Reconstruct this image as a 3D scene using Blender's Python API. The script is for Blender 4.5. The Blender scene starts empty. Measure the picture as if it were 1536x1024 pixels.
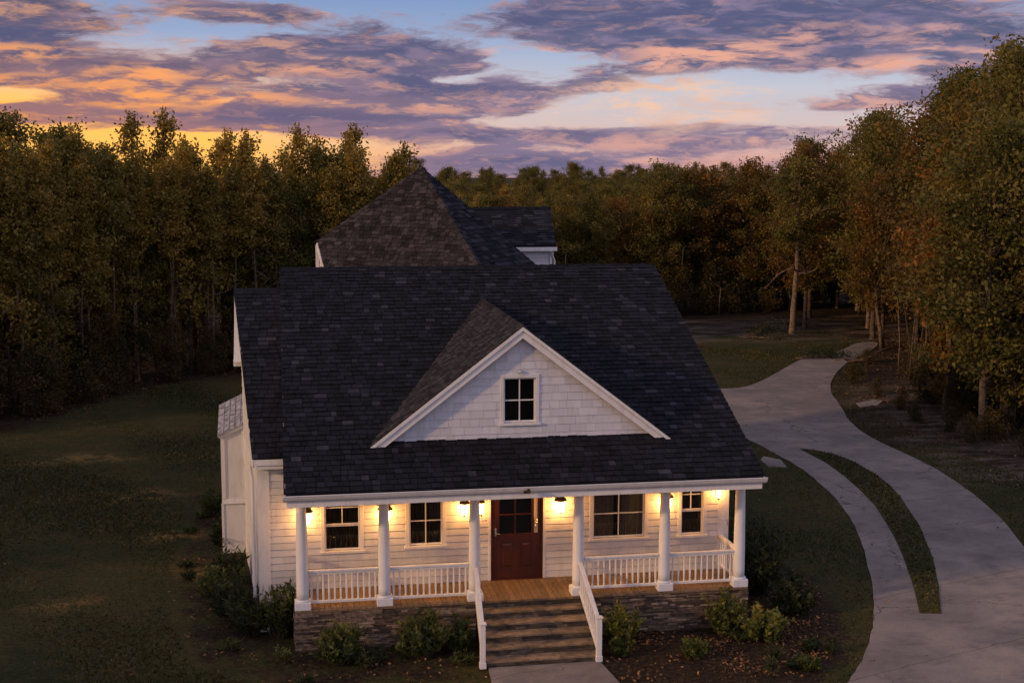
import bpy, math, random
import numpy as np
from mathutils import Vector, Matrix
random.seed(7); RNG = np.random.default_rng(7)
sc = bpy.context.scene
COL = sc.collection
PI = math.pi
G = -0.9                                   # ground level; the porch deck is z = 0

# ------------------------------------------------------------------ camera
YAW, PITCH, ROLL = 0.1716, 0.1329, 0.0021
cam_d = bpy.data.cameras.new('camera'); cam = bpy.data.objects.new('camera', cam_d); COL.objects.link(cam)
sc.camera = cam
cam_d.sensor_width = 36.0; cam_d.lens = 36.0 * 2000.0 / 1536.0
cam_d.clip_start = 0.1; cam_d.clip_end = 5000
_f = Vector((math.sin(YAW) * math.cos(PITCH), math.cos(YAW) * math.cos(PITCH), -math.sin(PITCH)))
_r = Vector((math.cos(YAW), -math.sin(YAW), 0)); _u = _r.cross(_f)
_r2 = _r * math.cos(ROLL) + _u * math.sin(ROLL); _u2 = _u * math.cos(ROLL) - _r * math.sin(ROLL)
_m = Matrix((_r2, _u2, -_f)).transposed().to_4x4(); _m.translation = Vector((-5.135, -27.53, 9.378))
cam.matrix_world = _m

# ------------------------------------------------------------------ node helper
def lin(r, g, b, k=1.0):
    f = lambda c: ((c / 255) / 12.92 if c / 255 <= 0.04045 else ((c / 255 + 0.055) / 1.055) ** 2.4) * k
    return (f(r), f(g), f(b), 1)
class NT:
    def __init__(s, tree): s.t = tree; s.n = tree.nodes; s.l = tree.links; s.n.clear()
    def node(s, typ, **kw):
        n = s.n.new(typ)
        for k, v in kw.items(): setattr(n, k, v)
        return n
    def put(s, sock, v):
        if hasattr(v, 'is_output'): s.l.new(v, sock)
        elif v is not None:
            if isinstance(v, (tuple, list)) and len(v) == 4 and sock.type == 'VECTOR': v = v[:3]
            sock.default_value = v
    def m(s, op, a, b=None, c=None, clamp=False):
        n = s.node('ShaderNodeMath', operation=op, use_clamp=clamp)
        s.put(n.inputs[0], a)
        if b is not None: s.put(n.inputs[1], b)
        if c is not None: s.put(n.inputs[2], c)
        return n.outputs[0]
    def mix(s, f, a, b, mode='MIX'):
        n = s.node('ShaderNodeMix', data_type='RGBA', blend_type=mode)
        s.put(n.inputs[0], f); s.put(n.inputs[6], a); s.put(n.inputs[7], b); return n.outputs[2]
    def smooth(s, v, lo, hi, a=0.0, b=1.0):
        n = s.node('ShaderNodeMapRange', interpolation_type='SMOOTHSTEP')
        s.put(n.inputs[0], v); n.inputs[1].default_value = lo; n.inputs[2].default_value = hi
        n.inputs[3].default_value = a; n.inputs[4].default_value = b; return n.outputs[0]
    def noise(s, vec, scale, detail=3, rough=0.55, dist=0.0, out=0):
        n = s.node('ShaderNodeTexNoise')
        if vec is not None: s.put(n.inputs['Vector'], vec)
        n.inputs['Scale'].default_value = scale; n.inputs['Detail'].default_value = detail
        n.inputs['Roughness'].default_value = rough; n.inputs['Distortion'].default_value = dist
        return n.outputs[out]
    def comb(s, x, y, z):
        n = s.node('ShaderNodeCombineXYZ'); s.put(n.inputs[0], x); s.put(n.inputs[1], y); s.put(n.inputs[2], z); return n.outputs[0]
    def sep(s, v):
        n = s.node('ShaderNodeSeparateXYZ'); s.put(n.inputs[0], v); return n.outputs
    def ramp(s, f, stops):
        n = s.node('ShaderNodeValToRGB'); s.put(n.inputs[0], f); e = n.color_ramp.elements
        while len(e) < len(stops): e.new(0.5)
        for i, (p, c) in enumerate(stops): e[i].position = p; e[i].color = c
        return n.outputs[0]

# ------------------------------------------------------------------ sky (dusk clouds, purely by direction)
w = bpy.data.worlds.new('World'); sc.world = w; w.use_nodes = True
N = NT(w.node_tree)
d = N.sep(N.node('ShaderNodeTexCoord').outputs['Generated'])
el = N.m('ARCSINE', d[2]); az = N.m('ARCTAN2', d[0], d[1])
def AZ(u): return YAW + (u - 768) / 2000.0
def EL(v): return (245 - v) / 2000.0
warp = N.sep(N.noise(N.comb(N.m('MULTIPLY', az, 11), N.m('MULTIPLY', el, 50), 0), 1.0, 4, 0.55, out=1))
azw = N.m('ADD', az, N.m('MULTIPLY', N.m('SUBTRACT', warp[0], 0.5), 0.075))
elw = N.m('ADD', el, N.m('MULTIPLY', N.m('SUBTRACT', warp[1], 0.5), 0.016))
def dens_noise(e):
    a = N.noise(N.comb(N.m('MULTIPLY', azw, 11.5), N.m('MULTIPLY', e, 58.0), 0.3), 1.0, 10, 0.66, 0.1)
    b = N.noise(N.comb(N.m('MULTIPLY', azw, 52.0), N.m('MULTIPLY', e, 180.0), 4.3), 1.0, 7, 0.65)
    return N.m('ADD', N.m('MULTIPLY', a, 0.68), N.m('MULTIPLY', b, 0.32))
def blob(u, v, ru, rv, k, prev):
    dx = N.m('DIVIDE', N.m('SUBTRACT', azw, AZ(u)), ru / 2000.0); dy = N.m('DIVIDE', N.m('SUBTRACT', elw, EL(v)), rv / 2000.0)
    q = N.m('SUBTRACT', 1.0, N.m('ADD', N.m('MULTIPLY', dx, dx), N.m('MULTIPLY', dy, dy)), clamp=True)
    return N.m('MULTIPLY_ADD', q, k, prev)
cov = 0.035
for bl in [(30, 50, 170, 60, .20), (150, 120, 300, 46, .22), (540, 92, 240, 36, .27), (620, 150, 280, 34, .25), (380, 190, 420, 26, .20), (250, 165, 260, 26, .16),
           (720, 207, 330, 18, .20), (1000, 40, 330, 58, .27), (1290, 75, 330, 70, .22), (1480, 140, 180, 60, .2), (770, 245, 190, 26, .28),
           (885, 130, 70, 20, .18), (380, 32, 110, 22, .2), (1250, 150, 190, 16, .20), (1090, 205, 260, 20, .14), (880, 65, 120, 18, .12), (960, 105, 160, 14, .14),
           (560, 8, 260, 30, -.26), (200, 18, 120, 16, -.12), (800, 75, 80, 40, -.18), (900, 165, 120, 25, -.14), (1190, 135, 200, 30, -.20),
           (130, 205, 200, 16, -.12), (340, 224, 400, 12, -.14), (60, 175, 120, 10, .12), (200, 172, 260, 11, .14), (430, 190, 260, 12, .12), (250, 214, 480, 15, -.30), (30, 150, 120, 14, -.22), (1000, 225, 200, 10, .10), (800, 185, 120, 14, -.1), (700, 122, 60, 8, -.14), (1150, 180, 160, 14, -.12), (330, 60, 120, 14, -.12)]:
    cov = blob(*bl, cov)
n0 = dens_noise(elw); n1 = dens_noise(N.m('SUBTRACT', elw, 0.0075))
dens = N.m('ADD', n0, cov); densb = N.m('ADD', n1, cov)
alpha = N.smooth(dens, 0.45, 0.65)
edge = N.smooth(N.m('SUBTRACT', dens, densb), 0.0, 0.17)           # underside of a cloud, lit by the low sun
thin = N.smooth(dens, 0.47, 0.66, 1.0, 0.0)
left = N.smooth(az, AZ(850), AZ(-100)); low = N.smooth(el, 0.095, 0.0)
clear = N.ramp(N.m('MULTIPLY', el, 6.0, clamp=True), [(0.0, lin(214, 160, 148)), (0.12, lin(212, 186, 180)), (0.33, lin(192, 194, 206)), (0.55, lin(150, 168, 202)), (0.8, lin(112, 142, 188)), (1.0, lin(94, 122, 170))])
glow = N.m('MULTIPLY', N.m('POWER', left, .85), N.m('POWER', low, .9))
clear = N.mix(N.m('MULTIPLY', glow, 1.7, clamp=True), clear, lin(255, 188, 92, 1.12))
body = N.noise(N.comb(N.m('MULTIPLY', azw, 26.0), N.m('MULTIPLY', elw, 120.0), 9.1), 1.0, 6, 0.6)
darkc = N.mix(left, lin(88, 94, 124), lin(88, 86, 112)); darkc = N.mix(N.m('MULTIPLY', low, 0.8), darkc, lin(140, 120, 142))
darkc = N.mix(N.smooth(body, 0.35, 0.7), darkc, N.mix(left, lin(130, 118, 146), lin(138, 114, 126)))
darkc = N.mix(N.m('MULTIPLY', glow, 0.7, clamp=True), darkc, lin(186, 120, 96))
litc = N.mix(left, lin(226, 172, 156), lin(246, 176, 118)); litc = N.mix(N.m('MULTIPLY', glow, 1.6, clamp=True), litc, lin(255, 168, 78))
litamt = N.m('MULTIPLY', N.m('ADD', N.m('MULTIPLY', edge, 0.75), N.m('MULTIPLY', thin, 0.5)), N.smooth(el, 0.14, 0.05, 0.55, 1.0), clamp=True)
warmf = 0.0
for bl in [(250, 150, 130, 26, 1.0), (200, 58, 70, 14, .8), (90, 92, 120, 16, .7), (60, 130, 160, 16, .7), (240, 118, 90, 18, .8), (1060, 88, 170, 26, .95), (1000, 100, 90, 14, .6), (1430, 12, 120, 14, .9), (1300, 108, 130, 16, .8),
           (470, 112, 150, 10, .6), (380, 155, 120, 12, .7), (640, 165, 200, 9, .5), (960, 215, 180, 14, .6), (660, 222, 60, 14, .6), (1190, 62, 80, 20, .6)]:
    warmf = blob(*bl, warmf)
coolf = 0.0
for bl in [(560, 70, 210, 30, 1.0), (620, 128, 220, 24, 1.0), (450, 178, 330, 16, .9), (960, 28, 330, 34, 1.0), (1130, 70, 300, 26, .6), (900, 130, 80, 12, 1), (60, 70, 130, 34, .8), (740, 206, 220, 10, .9), (780, 245, 160, 16, .9), (1260, 40, 160, 34, .6)]:
    coolf = blob(*bl, coolf)
wsel = N.m('MULTIPLY', N.m('MULTIPLY', warmf, 1.3, clamp=True), N.smooth(body, 0.40, 0.58))
litamt = N.m('MULTIPLY', litamt, N.m('SUBTRACT', 1.0, N.m('MULTIPLY', coolf, .45), clamp=True))
darkc = N.mix(N.m('MULTIPLY', N.m('MULTIPLY', coolf, .8, clamp=True), N.smooth(body, .62, .45)), darkc, lin(84, 88, 124))
litamt = N.m('MAXIMUM', litamt, N.m('MULTIPLY', wsel, .9))
litc = N.mix(N.m('MULTIPLY', wsel, N.m('MULTIPLY_ADD', left, .5, .2)), litc, lin(255, 158, 86))
cloud = N.mix(litamt, darkc, litc)
peach = blob(990, 158, 190, 50, 1.0, 0.0)
patch = N.m('MULTIPLY', N.m('POWER', peach, .6), N.smooth(n0, 0.40, 0.56))
sky = N.mix(alpha, clear, cloud); sky = N.mix(N.m('MULTIPLY', patch, .8), sky, lin(244, 196, 162))
gray = N.node('ShaderNodeTexSky', sky_type='NISHITA', sun_disc=False)      # dusk sky overhead, beyond the view
gray.sun_elevation = math.radians(3); gray.sun_rotation = math.radians(-60)
over = N.mix(0.06, lin(146, 142, 168, .92), gray.outputs[0])
sky = N.mix(N.smooth(el, 0.16, 0.6), sky, over)
back = N.smooth(d[1], 0.25, -0.6)                                        # unseen sky behind the camera, brightened to light the house front
sky = N.mix(N.m('MULTIPLY', back, N.smooth(el, -0.05, 0.1)), sky, lin(176, 170, 194, 1.12))
sky = N.mix(N.smooth(el, -0.02, -0.05), sky, lin(40, 36, 34))
bg = N.node('ShaderNodeBackground'); N.put(bg.inputs[0], sky); bg.inputs[1].default_value = 1.08
N.l.new(bg.outputs[0], N.node('ShaderNodeOutputWorld').inputs[0])

# ------------------------------------------------------------------ sun: last warm light from the left, low over the wood
sd = bpy.data.lights.new('sun', 'SUN'); sun = bpy.data.objects.new('sun', sd); COL.objects.link(sun)
sd.energy = 2.0; sd.angle = math.radians(3); sd.color = (1.0, 0.60, 0.28)
_el, _az = math.radians(18), math.radians(-110)
sun.rotation_euler = Vector((math.sin(_az) * math.cos(_el), math.cos(_az) * math.cos(_el), math.sin(_el))).to_track_quat('Z', 'Y').to_euler()
sc.view_settings.view_transform = 'Standard'; sc.view_settings.look = 'None'
sc.view_settings.exposure = 0.0; sc.view_settings.gamma = 1.0
sc.render.engine = 'CYCLES'; sc.cycles.max_bounces = 6; sc.cycles.use_denoising = True

# ------------------------------------------------------------------ materials
def mat(name, build):
    m = bpy.data.materials.new(name); m.use_nodes = True; N = NT(m.node_tree)
    p = N.node('ShaderNodeBsdfPrincipled'); o = N.node('ShaderNodeOutputMaterial'); N.l.new(p.outputs[0], o.inputs[0])
    build(N, p, o); return m
def objc(N): return N.node('ShaderNodeTexCoord').outputs['Object']
def tint(N): return N.node('ShaderNodeAttribute', attribute_name='tint').outputs['Fac']
def bump(N, p, h, dist, strength=0.6):
    b = N.node('ShaderNodeBump'); b.inputs['Strength'].default_value = strength; b.inputs['Distance'].default_value = dist
    N.put(b.inputs['Height'], h); N.l.new(b.outputs[0], p.inputs['Normal'])
def tinted(stops, rough=0.85, nscale=6.0, namt=0.35, bscale=60, bd=0.004, spec=0.3):
    def f(N, p, o):
        c = N.ramp(tint(N), stops); v = objc(N)
        n = N.smooth(N.noise(v, nscale, 5, 0.6), 0.3, 0.7, 1 - namt, 1 + namt)
        N.put(p.inputs['Base Color'], N.mix(1.0, c, N.comb(n, n, n), 'MULTIPLY'))
        p.inputs['Roughness'].default_value = rough; p.inputs['Specular IOR Level'].default_value = spec
        bump(N, p, N.noise(v, bscale, 3, 0.6), bd)
    return f
M = {}
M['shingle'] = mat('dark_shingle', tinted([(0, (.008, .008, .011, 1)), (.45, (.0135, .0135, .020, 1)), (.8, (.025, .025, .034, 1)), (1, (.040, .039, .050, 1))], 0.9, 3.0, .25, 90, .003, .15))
M['shingle_brown_sunlit'] = mat('brown_sunlit_shingle', tinted([(0, (.016, .013, .014, 1)), (.5, (.028, .024, .026, 1)), (1, (.054, .046, .049, 1))], 0.9, 4.0, .3, 90, .003, .15))  # brown partly the shingles' own, partly low sun painted into the colour
def paint(col, dirt, rough=0.5):
    def f(N, p, o):
        v = objc(N); s = N.sep(v)
        n = N.noise(N.comb(N.m('MULTIPLY', s[0], 3), N.m('MULTIPLY', s[1], 3), N.m('MULTIPLY', s[2], .8)), 2.2, 6, .65)
        c = N.mix(N.smooth(n, .42, .78, 0, .55), col, dirt)
        t = N.m('MULTIPLY_ADD', tint(N), .16, .9)
        N.put(p.inputs['Base Color'], N.mix(1.0, c, N.comb(t, t, t), 'MULTIPLY'))
        p.inputs['Roughness'].default_value = rough; bump(N, p, N.noise(v, 25, 4, .6), .003, .3)
    return f
M['siding'] = mat('painted_siding', paint((.66, .64, .62, 1), (.46, .43, .40, 1)))
M['shake'] = mat('painted_shake', paint((.60, .60, .64, 1), (.44, .42, .43, 1), .6))
M['trim'] = mat('painted_trim', paint((.74, .72, .70, 1), (.50, .46, .43, 1), .45))
M['column'] = mat('painted_column', paint((.72, .72, .74, 1), (.56, .53, .52, 1), .45))
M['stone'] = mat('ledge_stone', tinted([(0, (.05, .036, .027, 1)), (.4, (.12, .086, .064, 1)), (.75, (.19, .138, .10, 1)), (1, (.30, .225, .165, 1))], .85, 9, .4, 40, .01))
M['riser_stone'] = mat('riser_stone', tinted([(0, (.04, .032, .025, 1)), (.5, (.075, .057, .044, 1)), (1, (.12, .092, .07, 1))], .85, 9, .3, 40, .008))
M['mortar'] = mat('mortar', tinted([(0, (.03, .027, .026, 1)), (1, (.03, .027, .026, 1))]))
def deckf(N, p, o):
    v = objc(N); s = N.sep(v)
    n = N.noise(N.comb(N.m('MULTIPLY', s[0], 30), N.m('MULTIPLY', s[1], 5), s[2]), 1.5, 6, .7)
    c = N.ramp(n, [(.3, (.07, .042, .022, 1)), (.52, (.20, .125, .066, 1)), (.75, (.33, .22, .12, 1))])
    t = N.m('MULTIPLY_ADD', tint(N), .4, .75)
    N.put(p.inputs['Base Color'], N.mix(1.0, c, N.comb(t, t, t), 'MULTIPLY')); p.inputs['Roughness'].default_value = .75
    bump(N, p, n, .004)
M['deck'] = mat('deck_board', deckf)
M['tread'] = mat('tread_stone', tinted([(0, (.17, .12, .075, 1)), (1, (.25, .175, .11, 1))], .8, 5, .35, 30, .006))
def doorf(N, p, o):
    n = N.noise(objc(N), 5, 5, .6)
    N.put(p.inputs['Base Color'], N.ramp(n, [(.3, (.042, .008, .004, 1)), (.7, (.068, .012, .006, 1))])); p.inputs['Roughness'].default_value = .38
M['door'] = mat('red_door_paint', doorf)
def flat(c, rough=.5, metal=0.0):
    def f(N, p, o):
        n = N.smooth(N.noise(objc(N), 14, 4), .3, .7, .85, 1.1)
        N.put(p.inputs['Base Color'], N.mix(1.0, c, N.comb(n, n, n), 'MULTIPLY')); p.inputs['Roughness'].default_value = rough; p.inputs['Metallic'].default_value = metal
    return f
M['bronze'] = mat('lantern_metal', flat((.10, .065, .035, 1), .45, .7))
M['steel'] = mat('handle_metal', flat((.62, .60, .56, 1), .3, .9))
M['cream'] = mat('cream_flat', flat((.66, .52, .30, 1), .6))
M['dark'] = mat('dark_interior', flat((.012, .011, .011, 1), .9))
M['curtain'] = mat('curtain_cloth', flat((.34, .27, .20, 1), .9))
M['wire'] = mat('pale_cable', flat((.4, .38, .36, 1), .5))
def glassf(N, p, o):
    g = N.node('ShaderNodeBsdfGlossy'); g.inputs[0].default_value = (.9, .9, .9, 1); g.inputs['Roughness'].default_value = .03
    t = N.node('ShaderNodeBsdfTransparent'); t.inputs[0].default_value = (.75, .75, .72, 1)
    fr = N.node('ShaderNodeFresnel'); fr.inputs[0].default_value = 1.35
    mx = N.node('ShaderNodeMixShader'); N.l.new(N.m('MULTIPLY', fr.outputs[0], 1.2), mx.inputs[0]); N.l.new(t.outputs[0], mx.inputs[1]); N.l.new(g.outputs[0], mx.inputs[2])
    bump(N, p, 0.0, 0.0)
    N.l.new(mx.outputs[0], o.inputs[0])
M['glass'] = mat('window_glass', glassf)
def lampf(N, p, o):
    e = N.node('ShaderNodeEmission'); e.inputs[0].default_value = (1, .60, .20, 1); e.inputs[1].default_value = 22
    t = N.node('ShaderNodeBsdfTransparent'); t.inputs[0].default_value = (1, .93, .8, 1)
    mx = N.node('ShaderNodeMixShader'); mx.inputs[0].default_value = .35; N.l.new(t.outputs[0], mx.inputs[1]); N.l.new(e.outputs[0], mx.inputs[2]); N.l.new(mx.outputs[0], o.inputs[0])
M['lamp'] = mat('lit_lantern_glass', lampf)
def concf(N, p, o):
    v = objc(N); s = N.sep(v)
    a = N.noise(v, .45, 9, .68, .3); b = N.noise(v, 3.2, 8, .72); g = N.noise(v, 45, 3, .7)
    st = N.noise(N.comb(N.m('MULTIPLY', s[0], .7), N.m('MULTIPLY', s[1], 1.3), 0), 1.3, 9, .74, .5)
    c = N.ramp(a, [(.34, (.165, .144, .130, 1)), (.5, (.225, .194, .174, 1)), (.66, (.31, .255, .215, 1))])
    c = N.mix(N.smooth(st, .47, .66, 0, .42), c, (.085, .074, .076, 1))
    c = N.mix(N.smooth(b, .52, .75, 0, .6), c, (.29, .24, .21, 1))
    c = N.mix(N.smooth(b, .42, .25, 0, .6), c, (.10, .075, .065, 1))
    k = N.smooth(g, .3, .7, .78, 1.2); c = N.mix(1.0, c, N.comb(k, k, k), 'MULTIPLY')
    wob = N.m('MULTIPLY', N.m('SUBTRACT', N.noise(v, 1.5, 4), .5), .05)
    j = N.m('ABSOLUTE', N.m('SUBTRACT', N.m('FRACT', N.m('ADD', N.m('MULTIPLY', N.m('ADD', s[1], N.m('MULTIPLY', s[0], -.35)), .27), wob)), .5))
    c = N.mix(N.smooth(j, .0, .007, .55, 0), c, (.03, .026, .024, 1))
    vo = N.node('ShaderNodeTexVoronoi', feature='DISTANCE_TO_EDGE'); vo.inputs['Scale'].default_value = .22
    wv = N.node('ShaderNodeVectorMath', operation='ADD'); N.l.new(v, wv.inputs[0]); N.l.new(N.noise(v, 1.2, 6, .7, out=1), wv.inputs[1]); N.l.new(wv.outputs[0], vo.inputs['Vector'])
    c = N.mix(N.m('MULTIPLY', N.smooth(vo.outputs[0], .0, .006, 1, 0), N.smooth(a, .45, .55)), c, (.035, .03, .028, 1))
    N.put(p.inputs['Base Color'], c); p.inputs['Roughness'].default_value = .9; p.inputs['Specular IOR Level'].default_value = .15
    bump(N, p, N.m('ADD', g, N.m('MULTIPLY', b, 2)), .008)
M['concrete'] = mat('stained_concrete', concf)
def groundf(N, p, o):
    v = objc(N); at = N.node('ShaderNodeAttribute', attribute_name='zone').outputs['Color']; z = N.sep(at)
    a = N.noise(v, .16, 6, .6); b = N.noise(v, 1.1, 6, .7); c3 = N.noise(v, 9, 5, .75)
    s = N.sep(v); mow = N.noise(N.comb(N.m('MULTIPLY', s[0], .25), N.m('MULTIPLY', s[1], 1.1), 0), 1, 4, .6)
    grass = N.ramp(a, [(.3, (.019, .026, .010, 1)), (.5, (.042, .044, .015, 1)), (.7, (.085, .066, .022, 1))])
    grass = N.mix(N.smooth(mow, .45, .7, 0, .5), grass, (.045, .040, .018, 1))
    grass = N.mix(N.smooth(b, .46, .68, 0, .8), grass, (.075, .052, .022, 1))
    lit = N.ramp(c3, [(.3, (.014, .010, .007, 1)), (.5, (.036, .024, .015, 1)), (.72, (.10, .06, .032, 1))])
    lit = N.mix(N.smooth(b, .35, .65, 0, .6), lit, (.024, .017, .011, 1))
    f = N.m('ADD', z[0], N.m('MULTIPLY', N.m('SUBTRACT', b, .5), 1.1)); f = N.smooth(f, .4, .62)
    c = N.mix(f, grass, lit)
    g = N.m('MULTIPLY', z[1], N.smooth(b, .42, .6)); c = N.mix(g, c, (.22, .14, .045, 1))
    e = N.m('MULTIPLY', z[2], N.smooth(N.noise(N.comb(N.m('MULTIPLY', s[0], .35), N.m('MULTIPLY', s[1], 1.0), 0), 1.0, 7, .7), .42, .62)); c = N.mix(e, c, (.17, .13, .10, 1))
    k = N.smooth(c3, .3, .7, .6, 1.35); c = N.mix(1.0, c, N.comb(k, k, k), 'MULTIPLY')
    N.put(p.inputs['Base Color'], c); p.inputs['Roughness'].default_value = .95; p.inputs['Specular IOR Level'].default_value = .1
    bump(N, p, N.m('ADD', c3, N.m('MULTIPLY', b, 2)), .06, .8)
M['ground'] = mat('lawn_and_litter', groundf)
def leafmat(name, stops, trans=.35):
    def f(N, p, o):
        oi = N.node('ShaderNodeObjectInfo').outputs['Random']
        wn = N.noise(N.node('ShaderNodeNewGeometry').outputs['Position'], .55, 2, .5)
        t = N.m('ADD', N.m('MULTIPLY', tint(N), .55), N.m('ADD', N.m('MULTIPLY', oi, .22), N.m('MULTIPLY', N.m('SUBTRACT', wn, .4), .7)), clamp=True)
        c = N.ramp(t, stops)
        N.put(p.inputs['Base Color'], c); p.inputs['Roughness'].default_value = .6; p.inputs['Specular IOR Level'].default_value = .25
        tr = N.node('ShaderNodeBsdfTranslucent'); N.put(tr.inputs[0], N.mix(1.0, c, (1.3, 1.15, .6, 1), 'MULTIPLY'))
        mx = N.node('ShaderNodeMixShader'); mx.inputs[0].default_value = trans
        N.l.new(p.outputs[0], mx.inputs[1]); N.l.new(tr.outputs[0], mx.inputs[2]); N.l.new(mx.outputs[0], o.inputs[0])
    return mat(name, f)
M['leaf_pine'] = leafmat('pine_leaf', [(0, (.06, .055, .014, 1)), (.3, (.18, .145, .032, 1)), (.65, (.34, .23, .05, 1)), (1, (.52, .31, .07, 1))])
M['leaf_green'] = leafmat('green_leaf', [(0, (.034, .042, .012, 1)), (.35, (.11, .105, .024, 1)), (.7, (.22, .17, .038, 1)), (1, (.38, .24, .05, 1))])
M['leaf_autumn'] = leafmat('autumn_leaf', [(0, (.050, .046, .014, 1)), (.4, (.13, .085, .022, 1)), (.7, (.28, .125, .026, 1)), (1, (.50, .20, .04, 1))])
M['leaf_brush'] = leafmat('brush_leaf', [(0, (.022, .024, .010, 1)), (.5, (.075, .060, .022, 1)), (.85, (.20, .11, .035, 1)), (1, (.34, .17, .05, 1))])
M['leaf_shrub'] = leafmat('shrub_leaf', [(0, (.022, .036, .012, 1)), (.5, (.07, .09, .028, 1)), (.8, (.17, .17, .05, 1)), (1, (.34, .29, .09, 1))])
M['leaf_yellow'] = leafmat('yellow_shrub_leaf', [(0, (.03, .045, .014, 1)), (.5, (.095, .115, .028, 1)), (.82, (.22, .21, .045, 1)), (1, (.42, .24, .05, 1))])
M['leaf_dark'] = leafmat('dark_shrub_leaf', [(0, (.014, .022, .012, 1)), (.6, (.040, .052, .022, 1)), (1, (.11, .12, .04, 1))])
M['bark'] = mat('bark', tinted([(0, (.045, .032, .024, 1)), (1, (.10, .07, .05, 1))], .9, 6, .5, 20, .02))
M['bark_pale'] = mat('pale_bark', tinted([(0, (.12, .08, .055, 1)), (1, (.20, .135, .09, 1))], .85, 5, .5, 18, .02))
M['litter'] = mat('fallen_leaf', tinted([(0, (.04, .024, .015, 1)), (.5, (.15, .075, .032, 1)), (1, (.34, .17, .07, 1))], .9, 2, .2))
M['blade'] = leafmat('grass_blade', [(0, (.030, .036, .013, 1)), (.6, (.065, .062, .020, 1)), (1, (.17, .12, .04, 1))], .2)

# ------------------------------------------------------------------ mesh helpers
class MB:
    def __init__(s): s.v = []; s.f = []; s.t = []
    def face(s, pts, t=None):
        b = len(s.v); s.v += [tuple(p) for p in pts]; s.f.append(tuple(range(b, b + len(pts)))); s.t.append(random.random() if t is None else t)
    def box(s, a, b, t=None, rot=None):
        t = random.random() if t is None else t
        x0, y0, z0 = a; x1, y1, z1 = b
        P = [(x0, y0, z0), (x1, y0, z0), (x1, y1, z0), (x0, y1, z0), (x0, y0, z1), (x1, y0, z1), (x1, y1, z1), (x0, y1, z1)]
        s.hexa(P, t)
    def hexa(s, P, t=None):
        t = random.random() if t is None else t
        b = len(s.v); s.v += [tuple(p) for p in P]
        for f in ((3, 2, 1, 0), (4, 5, 6, 7), (0, 1, 5, 4), (1, 2, 6, 5), (2, 3, 7, 6), (3, 0, 4, 7)): s.f.append(tuple(b + i for i in f)); s.t.append(t)
    def beam(s, p0, p1, w, h, up=(0, 0, 1), t=None):
        p0 = Vector(p0); p1 = Vector(p1); d = (p1 - p0).normalized(); sd = d.cross(Vector(up)).normalized(); u = sd.cross(d)
        P = []
        for q, in ((p0,), (p1,)):
            P += [q - sd * w / 2 - u * h / 2, q + sd * w / 2 - u * h / 2, q + sd * w / 2 + u * h / 2, q - sd * w / 2 + u * h / 2]
        s.hexa(P, t)
    def tube(s, pts, rad, n=8, t=None, cap=True):
        t = random.random() if t is None else t
        pts = [Vector(p) for p in pts]; b = len(s.v); m = len(pts)
        for i, p in enumerate(pts):
            d = (pts[min(i + 1, m - 1)] - pts[max(i - 1, 0)]).normalized()
            a = d.cross(Vector((0.31, 0.17, 0.93)) if abs(d.z) < .9 else Vector((1, 0, 0))).normalized(); c = d.cross(a)
            r = rad[i] if hasattr(rad, '__len__') else rad
            for k in range(n):
                th = 2 * PI * k / n; s.v.append(tuple(p + a * math.cos(th) * r + c * math.sin(th) * r))
        for i in range(m - 1):
            for k in range(n): s.f.append((b + i * n + k, b + i * n + (k + 1) % n, b + (i + 1) * n + (k + 1) % n, b + (i + 1) * n + k)); s.t.append(t)
        if cap: s.f.append(tuple(b + k for k in range(n - 1, -1, -1))); s.t.append(t); s.f.append(tuple(b + (m - 1) * n + k for k in range(n))); s.t.append(t)
    def lathe(s, c, prof, n=24, t=.5):
        b = len(s.v); m = len(prof)
        for r, z in prof:
            for k in range(n): th = 2 * PI * k / n; s.v.append((c[0] + r * math.cos(th), c[1] + r * math.sin(th), c[2] + z))
        for i in range(m - 1):
            for k in range(n): s.f.append((b + i * n + k, b + i * n + (k + 1) % n, b + (i + 1) * n + (k + 1) % n, b + (i + 1) * n + k)); s.t.append(t)
        s.f.append(tuple(b + (m - 1) * n + k for k in range(n))); s.t.append(t)
        s.f.append(tuple(b + k for k in range(n - 1, -1, -1))); s.t.append(t)
    def build(s, name, m, parent=None, smooth=False, bevel=0):
        me = bpy.data.meshes.new(name); me.from_pydata(s.v, [], s.f); me.materials.append(m)
        a = me.attributes.new('tint', 'FLOAT', 'FACE'); a.data.foreach_set('value', s.t)
        if smooth: me.polygons.foreach_set('use_smooth', [True] * len(s.f))
        o = bpy.data.objects.new(name, me); COL.objects.link(o); o.parent = parent
        if bevel:
            mo = o.modifiers.new('edge', 'BEVEL'); mo.width = bevel; mo.segments = 2; mo.limit_method = 'ANGLE'
        return o
def clip(poly, sub):
    """clip polygon sub by convex CCW polygon poly (2D)"""
    out = sub
    for i in range(len(poly)):
        ax, ay = poly[i]; bx, by = poly[(i + 1) % len(poly)]; inp = out; out = []
        if not inp: break
        sd = lambda p: (bx - ax) * (p[1] - ay) - (by - ay) * (p[0] - ax)
        for j in range(len(inp)):
            p, q = inp[j], inp[(j + 1) % len(inp)]; sp, sq = sd(p), sd(q)
            if sp >= 0: out.append(p)
            if (sp >= 0) != (sq >= 0):
                k = sp / (sp - sq); out.append((p[0] + (q[0] - p[0]) * k, p[1] + (q[1] - p[1]) * k))
    return out
def area(p): return 0.5 * sum(p[i][0] * p[(i + 1) % len(p)][1] - p[(i + 1) % len(p)][0] * p[i][1] for i in range(len(p)))
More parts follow.
